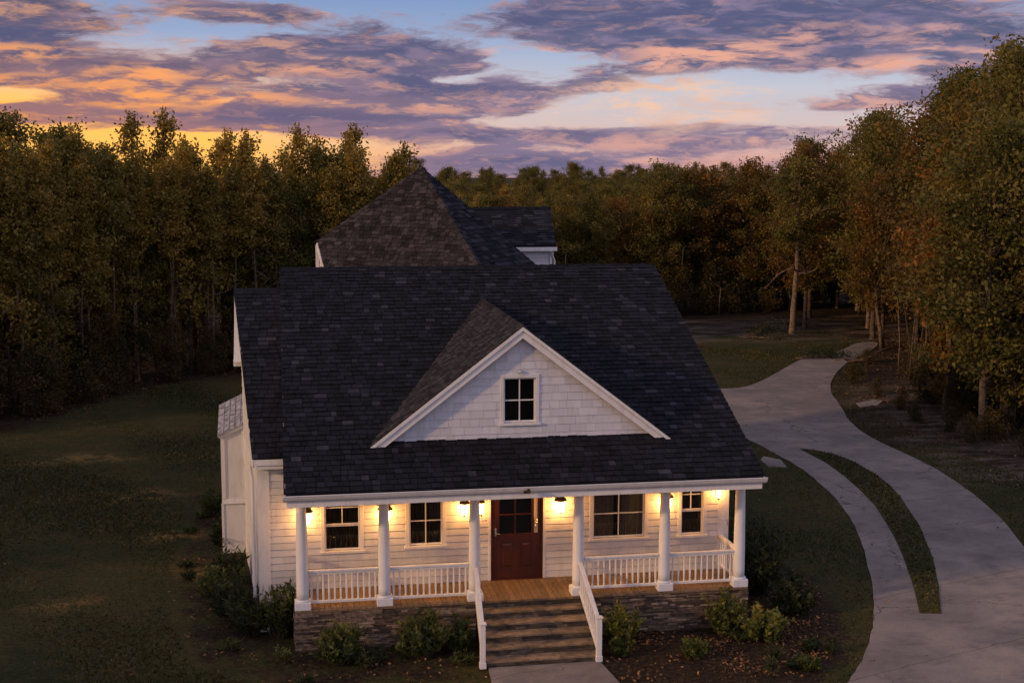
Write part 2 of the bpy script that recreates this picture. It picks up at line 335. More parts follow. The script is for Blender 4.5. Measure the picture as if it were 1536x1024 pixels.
def tabs(mb, O, U, V, poly, w, h, t, gap=0.0, wj=.3, tj=.5, v0=None, lean=True, base=.003, tfun=None, shag=0.0, vgap=0.0):
    O = Vector(O); U = Vector(U).normalized(); V = Vector(V).normalized(); Nn = U.cross(V).normalized()
    if area(poly) < 0: poly = poly[::-1]
    us = [p[0] for p in poly]; vs = [p[1] for p in poly]
    start = math.floor(min(vs) / h) * h if v0 is None else v0 + math.floor((min(vs) - v0) / h) * h
    r = 0; v = start
    while v < max(vs):
        u = min(us) - random.random() * w
        while u < max(us):
            ww = w * (1 + wj * (random.random() * 2 - 1)); lo = v - random.random() * shag
            q = clip(poly, [(u + gap / 2, lo + vgap), (u + ww - gap / 2, lo + vgap), (u + ww - gap / 2, v + h), (u + gap / 2, v + h)])
            if len(q) >= 3 and abs(area(q)) > 1e-5:
                tt = t * (1 + tj * (random.random() * 2 - 1))
                H = lambda p: base + (tt * max(0.0, 1 - (p[1] - lo) / (h * (1.15 if not vgap else 2.6))) if lean else tt)
                top = [O + U * p[0] + V * p[1] + Nn * H(p) for p in q]; bot = [O + U * p[0] + V * p[1] for p in q]
                b = len(mb.v); n = len(q); mb.v += [tuple(p) for p in top + bot]; ti = (tfun or random.random)()
                mb.f.append(tuple(b + i for i in range(n))); mb.t.append(ti)
                for i in range(n): j = (i + 1) % n; mb.f.append((b + i, b + n + i, b + n + j, b + j)); mb.t.append(ti)
            u += ww
        v += h; r += 1
def emp(name, loc=(0, 0, 0), parent=None):
    o = bpy.data.objects.new(name, None); o.location = loc; COL.objects.link(o); o.parent = parent; o.empty_display_size = .3; return o
def tag(o, label=None, cat=None, group=None, kind=None):
    if label: o['label'] = label
    if cat: o['category'] = cat
    if group: o['group'] = group
    if kind: o['kind'] = kind
    return o
def fastmesh(name, verts, nper, tints, m, parent=None):
    """verts (F, nper, 3) separate polygons with a tint per face"""
    F = len(verts); me = bpy.data.meshes.new(name)
    me.vertices.add(F * nper); me.vertices.foreach_set('co', np.asarray(verts, np.float32).ravel())
    me.loops.add(F * nper); me.loops.foreach_set('vertex_index', np.arange(F * nper, dtype=np.int32))
    me.polygons.add(F); me.polygons.foreach_set('loop_start', np.arange(0, F * nper, nper, dtype=np.int32))
    me.update(calc_edges=True)
    a = me.attributes.new('tint', 'FLOAT', 'FACE'); a.data.foreach_set('value', np.asarray(tints, np.float32))
    me.materials.append(m); o = bpy.data.objects.new(name, me); COL.objects.link(o); o.parent = parent; return o
def leaves(C, L, W, rng, up=0.0, dirs=None):
    """rhombic leaves at centres C; L, W arrays of length and width"""
    n = len(C); d = rng.normal(size=(n, 3)) if dirs is None else dirs + rng.normal(size=(n, 3)) * .35
    d[:, 2] += up; d /= np.linalg.norm(d, axis=1)[:, None]
    e = rng.normal(size=(n, 3)); e -= d * (e * d).sum(1)[:, None]; e /= np.linalg.norm(e, axis=1)[:, None]
    L = np.asarray(L)[:, None]; W = np.asarray(W)[:, None]
    k = np.cross(d, e) * W * .25
    return np.stack([C - d * L / 2, C + e * W / 2 + k, C + d * L / 2, C - e * W / 2 + k], axis=1)

# ================================================================== THE SETTING
def poly_dist(px, py, poly):
    """signed distance to polygon, negative inside (arrays)"""
    px = np.asarray(px, float); py = np.asarray(py, float); dd = np.full(px.shape, 1e9); ins = np.zeros(px.shape, bool)
    n = len(poly)
    for i in range(n):
        ax, ay = poly[i]; bx, by = poly[(i + 1) % n]; ex, ey = bx - ax, by - ay
        tt = np.clip(((px - ax) * ex + (py - ay) * ey) / (ex * ex + ey * ey), 0, 1)
        dd = np.minimum(dd, np.hypot(px - ax - tt * ex, py - ay - tt * ey))
        if ay != by: ins ^= ((ay > py) != (by > py)) & (px < (bx - ax) * (py - ay) / (by - ay) + ax)
    return np.where(ins, -dd, dd)
WOOD_L = [(-80, 20), (-16.5, 26.5), (-14.6, 31.5), (-12.2, 36.8), (-7.9, 39.2), (2, 40), (10, 48), (17, 58), (24, 59), (36, 60), (60, 75), (60, 160), (-80, 160)]
WOOD_R = [(20.6, 10), (20.2, 16.5), (20.4, 20), (21.8, 26), (24.6, 33), (27.5, 39.5), (33, 47), (37, 58), (60, 75), (90, 60), (90, 4), (26, 6)]
DRIVE = [(14.59, 30.35), (16.15, 30.66), (18.89, 34.42), (21.6, 38.4), (23.2, 40.2), (24.6, 40.9), (25.5, 41.6), (27.6, 44.6), (29.2, 44.6), (26.6, 40.6), (24.0, 37.6),
         (21.0, 32.6), (19.3, 28.9), (18.29, 25.3), (17.1, 21.7), (16.62, 18.6), (16.76, 15.1), (16.43, 11.67), (15.54, 7.65), (14.54, 4.68), (13.2, 1.2), (11.6, -2.4), (9.6, -6.5), (6.0, -12), (2.2, -12), (3.9, -7.2), (5.0, -4.9),
         (5.82, -3.54), (6.45, -2.78), (7.33, -1.35), (7.95, -.2), (8.39, .7), (9.2, 2.61), (10.24, 5.39), (10.8, 7.1), (11.24, 8.74), (11.62, 10.4), (11.87, 11.97), (12.1, 13.8), (12.16, 15.32), (12.1, 17.53), (12.05, 19.92), (10.5, 23), (8, 25), (7, 30.2)]
ISLAND = [(13.27, 17.4), (13.75, 17.0), (14.11, 16.4), (14.3, 15.2), (14.26, 13.46), (14.05, 11.8), (13.71, 10.35), (12.7, 7.01), (11.53, 3.94), (10.59, 1.84), (9.65, -.07),
          (9.2, .05), (9.98, 1.95), (10.89, 4.34), (11.45, 6.0), (11.92, 7.5), (12.45, 9.4), (12.84, 11.36), (13.1, 13.2), (13.30, 15.13)]
BED = [(-7.9, 14), (-6.5, 14), (-5.9, 2), (-5.2, .6), (5.4, .6), (5.4, 4), (6.6, 5), (7.6, 3.2), (7.0, .4), (6.2, -1.9), (5.0, -3.1), (1.2, -2.6), (-1.2, -2.0), (-4.6, -2.3), (-6.9, -.2), (-7.7, 3.6)]
def axis(lo, hi, step, far):
    a = list(np.arange(lo, hi, step)); s = step
    x = a[-1]
    while x < far: s *= 1.35; x += s; a.append(x)
    x = a[0]; s = step
    while x > -far: s *= 1.35; x -= s; a.insert(0, x)
    return np.array(a)
gx = axis(-22, 34, .4, 900); gy = axis(-6, 66, .4, 900)
X, Y = np.meshgrid(gx, gy); Z = np.full(X.shape, G)
hr = (np.sin(X * .35) * np.sin(Y * .27 + 1) + .5 * np.sin(X * .9 + Y * .6)) * .05
dm = np.minimum(poly_dist(X, Y, DRIVE), poly_dist(X, Y, [(-6.2, 1), (5.2, -2), (5.2, 18), (-7, 18)]))
Z = Z + hr * np.clip(dm / 3.0, 0, 1) * (np.hypot(X, Y) < 120)
wood = np.minimum(poly_dist(X, Y, WOOD_L), poly_dist(X, Y, WOOD_R)); bed = poly_dist(X, Y, BED)
zr = np.clip(1 - wood / 3.5, 0, 1) * .9
zr = np.maximum(zr, np.clip(.85 - bed / 1.1, 0, 1) * np.where(X < 1.2, .52, 1.0)); 
zr = np.maximum(zr, np.clip(1 - poly_dist(X, Y, [(17.4, 18), (19.6, 27), (22, 33), (25, 38), (30, 38), (26, 20)]) / 2.0, 0, 1) * .95)
zr = np.maximum(zr, np.clip(1 - poly_dist(X, Y, [(17, 50), (40, 46), (44, 62), (17, 60)]) / 2.5, 0, 1) * .9)
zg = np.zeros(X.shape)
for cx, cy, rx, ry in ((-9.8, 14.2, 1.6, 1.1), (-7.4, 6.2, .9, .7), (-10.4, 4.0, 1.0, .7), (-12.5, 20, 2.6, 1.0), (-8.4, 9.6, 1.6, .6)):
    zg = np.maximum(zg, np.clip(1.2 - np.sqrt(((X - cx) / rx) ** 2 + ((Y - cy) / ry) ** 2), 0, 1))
zp = np.maximum(np.clip(1 - poly_dist(X, Y, [(18, 47), (38, 44), (41, 58), (19, 56)]) / 2, 0, 1), np.clip(1 - poly_dist(X, Y, [(17.3, 12), (20.5, 12), (22.5, 22), (24, 31), (20, 30)]) / 1.5, 0, 1)) * .75
ny, nx = X.shape
idx = np.arange(ny * nx).reshape(ny, nx)
quads = np.stack([idx[:-1, :-1], idx[:-1, 1:], idx[1:, 1:], idx[1:, :-1]], -1).reshape(-1, 4)
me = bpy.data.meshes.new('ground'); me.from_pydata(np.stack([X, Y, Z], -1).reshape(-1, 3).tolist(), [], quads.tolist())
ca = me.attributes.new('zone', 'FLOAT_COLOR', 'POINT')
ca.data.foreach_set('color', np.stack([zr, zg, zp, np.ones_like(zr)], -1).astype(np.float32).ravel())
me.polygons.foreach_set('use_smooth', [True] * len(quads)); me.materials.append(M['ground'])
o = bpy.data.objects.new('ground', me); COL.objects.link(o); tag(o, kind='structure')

import bmesh
def slab(name, poly, z0, z1, m, zone=None):
    bm = bmesh.new(); vs = [bm.verts.new((x, y, z1)) for x, y in poly]; es = [bm.edges.new((vs[i], vs[(i + 1) % len(vs)])) for i in range(len(vs))]
    bmesh.ops.triangle_fill(bm, edges=es, use_beauty=True)
    for f in bm.faces:
        if f.normal.z < 0: f.normal_flip()
    lo = [bm.verts.new((x, y, z0)) for x, y in poly]
    for i in range(len(vs)): j = (i + 1) % len(vs); bm.faces.new((vs[i], lo[i], lo[j], vs[j]))
    me = bpy.data.meshes.new(name); bm.to_mesh(me); bm.free(); me.materials.append(m)
    o = bpy.data.objects.new(name, me); COL.objects.link(o); tag(o, kind='structure'); return o
def smoothpoly(p, it=1, jit=0.0):
    for _ in range(it):
        q = []
        for i in range(len(p)):
            a, b = p[i], p[(i + 1) % len(p)]; q += [(a[0] * .75 + b[0] * .25, a[1] * .75 + b[1] * .25), (a[0] * .25 + b[0] * .75, a[1] * .25 + b[1] * .75)]
        p = q
    return [(x + random.uniform(-jit, jit), y + random.uniform(-jit, jit)) for x, y in p]
slab('driveway', smoothpoly(DRIVE, 2, .02), G - .1, G + .03, M['concrete'])
o = slab('grass_strip', [(x + random.uniform(-.02, .02), y) for x, y in ISLAND], G + .02, G + .05, M['ground'])
slab('path', [(-1.12, -1.63), (1.22, -1.63), (1.34, -2.9), (1.9, -4.6), (2.4, -7.4), (3.0, -10), (-.8, -10), (-1.25, -5), (-1.17, -2.4)], G - .1, G + .034, M['concrete'])
slab('old_slab', [(19.0, 24.9), (19.9, 25.2), (20.6, 26.2), (20.3, 26.5), (19.2, 25.8)], G - .1, G + .05, M['concrete'])
slab('stepping_slab', [(11.1, 14.9), (11.7, 14.7), (11.9, 15.8), (11.5, 16.4), (11.2, 15.9)], G - .1, G + .05, M['concrete'])

# ================================================================== THE HOUSE
house = emp('farmhouse', (0, 0, G)); tag(house, 'white clapboard farmhouse with dark shingled roofs, front gable and lit porch', 'house')
def P(o): return o
def HB(mb, name, m, parent=None, **k):
    o = mb.build(name, m, house if parent is None else parent, **k)
    if parent is None: o.location = (0, 0, -G)
    return o
def hemp(name, parent=None):
    o = emp(name, (0, 0, -G) if parent is None else (0, 0, 0), house if parent is None else parent); return o

EY, EZ, RY, RZ, XL, XR = -.655, 2.696, 8.374, 6.588, -5.153, 5.064
SL = (RZ - EZ) / (RY - EY)
mainz = lambda y: EZ + SL * (y - EY) if y <= RY else RZ - SL * (y - RY)
YB = 2 * RY - EY
def T_dark(): r = random.random(); return r * .64 if r < .92 else .65 + random.random() * .35
# main roof -------------------------------------------------------
mb = MB()
Ls = math.hypot(RY - EY, RZ - EZ); vdir = (0, RY - EY, RZ - EZ)
mb.hexa([(XL, EY, EZ - .12), (XR, EY, EZ - .12), (XR, RY, RZ - .12), (XL, RY, RZ - .12), (XL, EY, EZ - .002), (XR, EY, EZ - .002), (XR, RY, RZ - .002), (XL, RY, RZ - .002)], .1)
mb.hexa([(XL, RY, RZ - .12), (XR, RY, RZ - .12), (XR, YB, EZ - .12), (XL, YB, EZ - .12), (XL, RY, RZ - .002), (XR, RY, RZ - .002), (XR, YB, EZ - .002), (XL, YB, EZ - .002)], .1)
tabs(mb, (XL, EY, EZ), (1, 0, 0), vdir, [(-.035, -.03), (XR - XL + .035, -.03), (XR - XL + .035, Ls), (-.035, Ls)], .22, .185, .026, gap=.014, wj=.4, tfun=T_dark, shag=.02)
tabs(mb, (XR, YB, EZ), (-1, 0, 0), (0, RY - YB, RZ - EZ), [(0, 0), (XR - XL, 0), (XR - XL, Ls), (0, Ls)], .6, .3, .016, gap=.008, tfun=T_dark)
roof = HB(mb, 'roof', M['shingle'])
def caps(mb, p0, p1, n1, n2, wd=.16, ln=.26, th=.03, tf=random.random):
    """shingle caps folded over a ridge or hip from p0 to p1; n1, n2 point down each slope"""
    p0 = Vector(p0); p1 = Vector(p1); L = (p1 - p0).length; d = (p1 - p0) / L; n1 = Vector(n1).normalized(); n2 = Vector(n2).normalized(); up = -(n1 + n2).normalized(); k = 0.0
    while k < L:
        a = p0 + d * k; b = p0 + d * min(k + ln * 1.08, L); t = tf()
        for nn in (n1, n2):
            mb.face([a + up * (th + .012), b + up * th * .6, b + nn * wd + up * .012, a + nn * wd + up * .024], t)
            mb.face([a + nn * wd + up * .024, a + nn * wd - up * .02, a - up * .02, a + up * (th + .012)], t)
        k += ln
mb = MB(); caps(mb, (XL, RY, RZ), (XR, RY, RZ), (0, -1, -SL), (0, 1, -SL), tf=lambda: random.random() * .35)
HB(mb, 'ridge_cap', M['shingle'], roof)
for o_ in list(bpy.data.objects):
    if o_.name.startswith('ridge_cap') and o_.parent == roof: o_.location = (0, 0, 0)
# rake boards, fascia, gutter
for x in (XL - .004, XR + .004):
    mb = MB(); mb.beam((x, EY, EZ - .10), (x, RY, RZ - .10), .02, .15); HB(mb, 'rake_board', M['trim'])
    mb = MB(); mb.beam((x, YB, EZ - .10), (x, RY, RZ - .10), .02, .15); HB(mb, 'rake_board', M['trim'])
mb = MB()
gprof = [(0, 0), (-.03, -.005), (-.075, .03), (-.10, .075), (-.115, .12), (-.125, .12), (-.125, .135), (-.09, .135), (-.09, .11), (-.02, .02), (0, .02)]
gx0, gx1 = XL - .05, XR + .06; gy0, gz0 = EY + .03, EZ - .165
for i in range(len(gprof) - 1):
    (a, b), (c, e) = gprof[i], gprof[i + 1]
    mb.face([(gx0, gy0 + a, gz0 + b), (gx0, gy0 + c, gz0 + e), (gx1, gy0 + c, gz0 + e), (gx1, gy0 + a, gz0 + b)], .5)
for x in (gx0, gx1): mb.face([(x, gy0 + a, gz0 + b) for a, b in gprof[:9]], .5)
HB(mb, 'gutter', M['trim'])
mb = MB(); mb.box((XL + .02, EY + .035, EZ - .30), (XR - .02, EY + .065, EZ - .125)); mb.box((XL + .02, EY + .07, EZ - .29), (XR - .02, -.12, EZ - .27))
HB(mb, 'fascia', M['trim'])
mb = MB(); mb.box((-5.0, -.12, 2.335), (5.0, .12, 2.60)); mb.box((-5.0, .125, 2.335), (-4.8, 1.41, 2.60)); mb.box((4.8, .125, 2.335), (5.0, 1.41, 2.60))
HB(mb, 'porch_beam', M['trim'])
mb = MB(); mb.box((-4.79, .125, 2.46), (4.79, 1.40, 2.49)); HB(mb, 'porch_ceiling', M['trim'])
# gutter camera and a little fixture
mb = MB(); mb.box((-.24, EY - .15, 2.545), (-.10, EY - .09, 2.60), .2); mb.box((-.17, EY - .19, 2.555), (-.12, EY - .12, 2.64), .2); HB(mb, 'eave_fixture', M['bronze'])
mb = MB(); mb.tube([(5.0, -.15, 2.50), (5.1, -.2, 2.47), (5.16, -.26, 2.42)], .03, 8); HB(mb, 'corner_floodlight', M['steel'])

# walls -----------------------------------------------------------
WY = 1.412
def decompose(x0, x1, z0, z1, ops):
    R = []; xs = sorted({x0, x1} | {o[0] for o in ops} | {o[1] for o in ops})
    for a, b in zip(xs, xs[1:]):
        cov = sorted([(o[2], o[3]) for o in ops if o[0] <= a + 1e-6 and o[1] >= b - 1e-6]); z = z0
        for c, e in cov:
            if c > z + 1e-6: R.append((a, b, z, c))
            z = e
        if z < z1 - 1e-6: R.append((a, b, z, z1))
    return R
# windows: glass x0,x1,z0,z1, lower sash rail z, muntins
WIN = [dict(x=(-4.31, -3.54), z=(.86, 2.18), rail=1.43, vm=[(.5, 1.43, 2.18)], hm=[(1.83, 0, 1)]),
       dict(x=(-2.44, -1.70), z=(.89, 2.18), rail=None, vm=[(.5, .89, 2.18)], hm=[(1.45, 0, 1)]),
       dict(x=(1.77, 2.98), z=(.86, 2.18), rail=None, vm=[(.5, .86, 2.18)], hm=[(1.43, 0, 1)], cur=True),
       dict(x=(3.86, 4.38), z=(.85, 2.18), rail=1.42, vm=[(.45, 1.42, 2.18)], hm=[(1.80, 0, 1)])]
FT = .085
ops = [(q['x'][0] - .02, q['x'][1] + .02, q['z'][0] - .02, q['z'][1] + .02) for q in WIN] + [(-.60, .60, -.2, 2.2)]
mb = MB()
for a, b, c, e in decompose(-5.71, 4.93, -.28, 2.66, sorted(ops)):
    tabs(mb, (0, WY, 0), (1, 0, 0), (0, 0, 1), [(a, c), (b, c), (b, e), (a, e)], 3.2, .155, .024, vgap=.012, gap=.005, v0=0, wj=.4, tj=.12)
    mb.face([(a, WY + .001, c), (b, WY + .001, c), (b, WY + .001, e), (a, WY + .001, e)], .5)
tabs(mb, (0, WY, 0), (1, 0, 0), (0, 0, 1), [(-5.71, -.9), (-5.05, -.9), (-5.05, -.28), (-5.71, -.28)], 3.2, .155, .024, vgap=.012, gap=.005, v0=0)
HB(mb, 'wall', M['siding'])
mb = MB()   # inner shell: dark, keeps light out of the openings
mb.box((-4.95, 2.0, -.85), (4.85, 2.05, 2.9), .5)
HB(mb, 'interior_wall', M['dark'])
mb = MB()   # side and rear walls of the main block
NB = [(WY + .01, -.9), (YB - .7, -.9), (YB - .7, mainz(YB - .7) - .13), (RY, RZ - .13), (WY + .01, mainz(WY) - .13)]
tabs(mb, (4.93, 0, 0), (0, 1, 0), (0, 0, 1), NB, 3.4, .155, .022, vgap=.010, gap=.004, v0=0, wj=.4)
mb.face([(4.93, a, b) for a, b in NB], .5)
tabs(mb, (-4.95, 0, 0), (0, -1, 0), (0, 0, 1), [(-a, b) for a, b in NB], 3.4, .155, .022, vgap=.010, gap=.004, v0=0, wj=.4)
mb.face([(-4.95, a, b) for a, b in NB], .5)
mb.face([(-4.95, YB - .7, -.9), (4.93, YB - .7, -.9), (4.93, YB - .7, 2.9), (-4.95, YB - .7, 2.9)], .5)
HB(mb, 'side_wall', M['siding'])
mb = MB(); mb.box((4.90, WY - .035, -.05), (5.0, WY + .1, 2.46)); mb.box((4.74, WY - .03, 0), (4.898, WY, 2.46)); HB(mb, 'corner_board', M['trim'])

def window(q, y=WY, parent=None, sill=True, depth=.035):
    x0, x1 = q['x']; z0, z1 = q['z']
    wn = hemp('window')
    f = MB(); t = FT if 'ft' not in q else q['ft']
    f.box((x0 - t, y - depth, z0 - .002), (x0 - .003, y + .03, z1 + .002)); f.box((x1 + .003, y - depth, z0 - .002), (x1 + t, y + .03, z1 + .002))
    f.box((x0 - t, y - depth, z1 + .003), (x1 + t, y + .03, z1 + t)); f.build('frame', M['trim'], wn, bevel=.004)
    s = MB(); s.box((x0 - t - .03, y - depth - .03, z0 - .06), (x1 + t + .03, y + .03, z0 - .005)); s.build('sill', M['trim'], wn, bevel=.004)
    g = MB(); k = .03                                    # sash: thin inner frame, meeting rail, muntins
    zs = [(z0, z1)] if q['rail'] is None else [(z0, q['rail']), (q['rail'], z1)]
    for i, (a, b) in enumerate(zs):
        yy = y + (.028 if i == 0 else .012)
        g.box((x0, yy, a + .001), (x0 + k, yy + .02, b)); g.box((x1 - k, yy, a + .001), (x1, yy + .02, b)); g.box((x0 + k, yy + .001, a + .002), (x1 - k, yy + .021, a + k + .012)); g.box((x0 + k, yy + .001, b - k), (x1 - k, yy + .021, b - .001))
    for u, a, b in q['vm']: xc = x0 + (x1 - x0) * u; g.box((xc - .012, y + .016, a + .03), (xc + .012, y + .034, b - .03))
    for zc, a, b in q['hm']: g.box((x0 + k, y + .014, zc - .012), (x1 - k, y + .036, zc + .012))
    g.build('sash', M['trim'], wn)
    p = MB(); p.face([(x0, y + .04, z0), (x1, y + .04, z0), (x1, y + .04, z1), (x0, y + .04, z1)]); p.build('pane', M['glass'], wn)
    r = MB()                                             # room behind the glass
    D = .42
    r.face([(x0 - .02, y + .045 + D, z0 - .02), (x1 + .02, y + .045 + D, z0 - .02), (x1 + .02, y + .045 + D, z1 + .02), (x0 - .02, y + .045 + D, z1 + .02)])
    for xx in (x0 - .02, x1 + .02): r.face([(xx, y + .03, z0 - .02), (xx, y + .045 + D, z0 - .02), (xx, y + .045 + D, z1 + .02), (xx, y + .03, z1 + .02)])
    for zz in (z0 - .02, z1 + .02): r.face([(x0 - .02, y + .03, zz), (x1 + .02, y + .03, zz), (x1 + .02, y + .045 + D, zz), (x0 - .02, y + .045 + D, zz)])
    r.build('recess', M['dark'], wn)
    # blind or curtains
    c = MB(); n = 60; yb = y + .12
    spans = [(x0, x0 + (x1 - x0) * .42), (x0 + (x1 - x0) * .56, x1)] if q.get('cur') else ([(x0, x1)] if q.get('blind', True) else [])
    for a, b in spans:
        for i in range(n):
            ua, ub = a + (b - a) * i / n, a + (b - a) * (i + 1) / n
            ya = yb + .03 * math.sin(i * 1.3) + .012 * math.sin(i * .47 + a); yc = yb + .03 * math.sin((i + 1) * 1.3) + .012 * math.sin((i + 1) * .47 + a)
            c.face([(ua, ya, z0 + .02), (ub, yc, z0 + .02), (ub, yc, z1), (ua, ya, z1)], .5)
    if spans: c.build('curtain', M['curtain'] if q.get('cur') else M['shade'], wn)
    return wn
M['shade'] = mat('dim_blind', flat((.09, .065, .045, 1), .9))
for q in WIN: window(q)

# door ------------------------------------------------------------
door = hemp('door')
mb = MB()
mb.box((-.556, WY + .02, 0.015), (-.398, WY + .06, 2.2), .5); mb.box((.338, WY + .02, 0.015), (.40, WY + .06, 2.2), .5); mb.box((.49, WY + .02, .015), (.556, WY + .06, 2.2), .5)
mb.box((.40, WY + .021, .015), (.49, WY + .061, 1.06), .5)
mb.box((-.398, WY + .021, .015), (.338, WY + .061, .26), .5); mb.box((-.398, WY + .021, .86), (.338, WY + .061, 1.06), .5); mb.box((-.398, WY + .03, .26), (.338, WY + .06, .86), .5)
mb.box((-.398, WY + .021, 2.04), (.338, WY + .061, 2.2), .5)
for a, b in ((-.398, -.36), (-.085, .09), (.32, .338)): mb.box((a, WY + .0215, .26), (b, WY + .0295, .86), .5)
for a, b in ((-.343, -.098), (.108, .305)):
    mb.hexa([(a, WY + .029, .29), (b, WY + .029, .29), (b, WY + .029, .83), (a, WY + .029, .83), (a + .04, WY + .018, .33), (b - .04, WY + .018, .33), (b - .04, WY + .018, .79), (a + .04, WY + .018, .79)], .5)
for x in (-.036,): mb.box((x - .015, WY + .022, 1.06), (x + .015, WY + .05, 2.04), .5)
mb.box((-.398, WY + .023, 1.485), (.338, WY + .051, 1.52), .5)
mb.build('door_panel', M['door'], door, bevel=.003)
mb = MB(); mb.face([(-.398, WY + .045, 1.06), (.338, WY + .045, 1.06), (.338, WY + .045, 2.04), (-.398, WY + .045, 2.04)]); mb.build('pane', M['glass'], door)
mb = MB(); mb.box((-.60, WY + .3, 0), (.60, WY + .33, 2.2)); mb.build('recess', M['dark'], door)
mb = MB(); mb.box((-.505, WY + .005, 1.02), (-.465, WY + .019, 1.20), .5); mb.tube([(-.485, WY + .01, 1.09), (-.485, WY - .05, 1.09)], .012, 8); mb.tube([(-.485, WY - .05, 1.09), (-.44, WY - .05, 1.085), (-.39, WY - .045, 1.075)], .011, 8); mb.tube([(-.485, WY + .01, 1.17), (-.485, WY - .02, 1.17)], .018, 10)
mb.build('handle', M['steel'], door)
mb = MB(); mb.box((.402, WY + .03, 1.062), (.488, WY + .05, 2.2)); mb.build('cream_strip', M['cream'], door)  # plain cream strip right of the pane, upper part of the door
mb = MB()
for zc, r in ((1.335, .030), (1.262, .036)):
    ring = [(.447 + r * math.cos(k * PI / 8), WY + .012, zc + r * math.sin(k * PI / 8)) for k in range(17)]
    mb.tube(ring, .011, 6, cap=False)
mb.box((.437, WY + .012, 1.12), (.457, WY + .028, 1.19), .5)
mb.build('number_eight', M['steel'], door)
mb = MB(); mb.box((-.66, WY - .035, 0), (-.60, WY + .02, 2.30)); mb.box((.60, WY - .035, 0), (.66, WY + .02, 2.30)); mb.box((-.599, WY - .034, 2.2), (.599, WY + .02, 2.30)); mb.build('casing', M['trim'], door, bevel=.004)
mb = MB(); mb.box((-.598, WY - .05, .002), (.598, WY + .019, .014)); mb.box((-.598, WY + .0, .015), (-.557, WY + .06, 2.2)); mb.box((.557, WY + .0, .015), (.598, WY + .06, 2.2)); mb.build('jamb', M['door'], door)

# deck, foundation, steps ----------------------------------------
mb = MB(); x = -5.0
while x < 5.0:
    wv = min(.125, 5.0 - x); mb.box((x + .003, -.03, -.045), (x + wv - .003, WY - .002, random.uniform(-.002, .0))); x += wv
HB(mb, 'porch_deck', M['deck'])
def ledge(mb, O, U, L, H, hmin=.028, hmax=.055, wmin=.12, wmax=.42, N_=(0, -1, 0), dmax=.04):
    O = Vector(O); U = Vector(U); Nn = Vector(N_); z = 0
    while z < H - .01:
        h = min(random.uniform(hmin, hmax), H - z); u = 0
        while u < L - .01:
            ww = min(random.uniform(wmin, wmax), L - u); dd = random.uniform(.006, dmax); t = random.random() ** 1.3
            a = O + U * (u + .003) + Vector((0, 0, z + .003)); b = O + U * (u + ww - .003) + Vector((0, 0, z + .003)); up = Vector((0, 0, h - .006)); j = Vector((0, 0, random.uniform(-.004, .004)))
            dn = Nn * dd
            mb.hexa([a, b, b + dn, a + dn + j, a + up, b + up, b + up + dn, a + up + dn], t); u += ww
        z += h
mb = MB(); ledge(mb, (-5.01, .012, G), (1, 0, 0), 3.87, .85); ledge(mb, (1.17, .012, G), (1, 0, 0), 3.84, .85)
ledge(mb, (-5.0, WY, G), (0, -1, 0), WY - .02, .85, N_=(-1, 0, 0)); ledge(mb, (5.0, .02, G), (0, 1, 0), WY - .02, .85, N_=(1, 0, 0))
HB(mb, 'stone_foundation', M['stone'])
mb = MB(); mb.box((-5.0, .014, G), (5.0, WY - .01, -.05)); HB(mb, 'foundation_core', M['mortar'])
steps = hemp('steps'); SX0, SX1 = -1.10, 1.17; RUN = 1.60 / 5
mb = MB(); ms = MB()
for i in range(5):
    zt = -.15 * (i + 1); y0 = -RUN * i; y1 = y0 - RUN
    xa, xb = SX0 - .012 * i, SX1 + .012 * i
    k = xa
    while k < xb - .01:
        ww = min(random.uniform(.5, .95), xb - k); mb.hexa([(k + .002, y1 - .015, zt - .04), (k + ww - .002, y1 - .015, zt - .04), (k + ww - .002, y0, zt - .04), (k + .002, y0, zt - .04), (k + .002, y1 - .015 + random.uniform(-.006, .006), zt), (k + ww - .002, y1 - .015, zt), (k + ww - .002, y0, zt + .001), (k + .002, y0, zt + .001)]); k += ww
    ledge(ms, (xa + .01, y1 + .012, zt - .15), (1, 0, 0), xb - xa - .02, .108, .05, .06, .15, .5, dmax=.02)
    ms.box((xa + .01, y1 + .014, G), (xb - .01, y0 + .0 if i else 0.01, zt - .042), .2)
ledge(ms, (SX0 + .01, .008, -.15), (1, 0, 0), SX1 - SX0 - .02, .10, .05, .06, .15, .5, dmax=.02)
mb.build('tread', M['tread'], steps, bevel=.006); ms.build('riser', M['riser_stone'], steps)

# columns ---------------------------------------------------------
CX = [-4.835, -3.10, -1.148, 1.148, 3.10, 4.835]
def column_meshes(x, y=.155):
    c = hemp('column')
    s = MB(); n = []
    for k in range(13): tt = k / 12; n.append((.132 - .028 * tt ** 1.6, .20 + tt * (2.235 - .20)))
    s.lathe((x, y, 0), n, 28); s.build('shaft', M['column'], c, smooth=False)
    for p in s.f: pass
    b = MB(); b.box((x - .17, y - .17, .0), (x + .17, y + .17, .17), .5); b.build('base', M['column'], c, bevel=.012)
    b = MB(); b.lathe((x, y, 0), [(.16, .171), (.165, .185), (.15, .205), (.134, .215)], 28); b.build('base_ring', M['column'], c, smooth=True)
    b = MB(); b.lathe((x, y, 0), [(.105, 2.236), (.125, 2.25), (.125, 2.27), (.112, 2.276)], 28); b.box((x - .14, y - .14, 2.28), (x + .14, y + .14, 2.333)); b.build('capital', M['column'], c)
    return c
for x in CX: column_meshes(x)
for o_ in bpy.data.objects:
    if o_.name.startswith('shaft'):
        o_.data.polygons.foreach_set('use_smooth', [len(p.vertices) == 4 for p in o_.data.polygons])
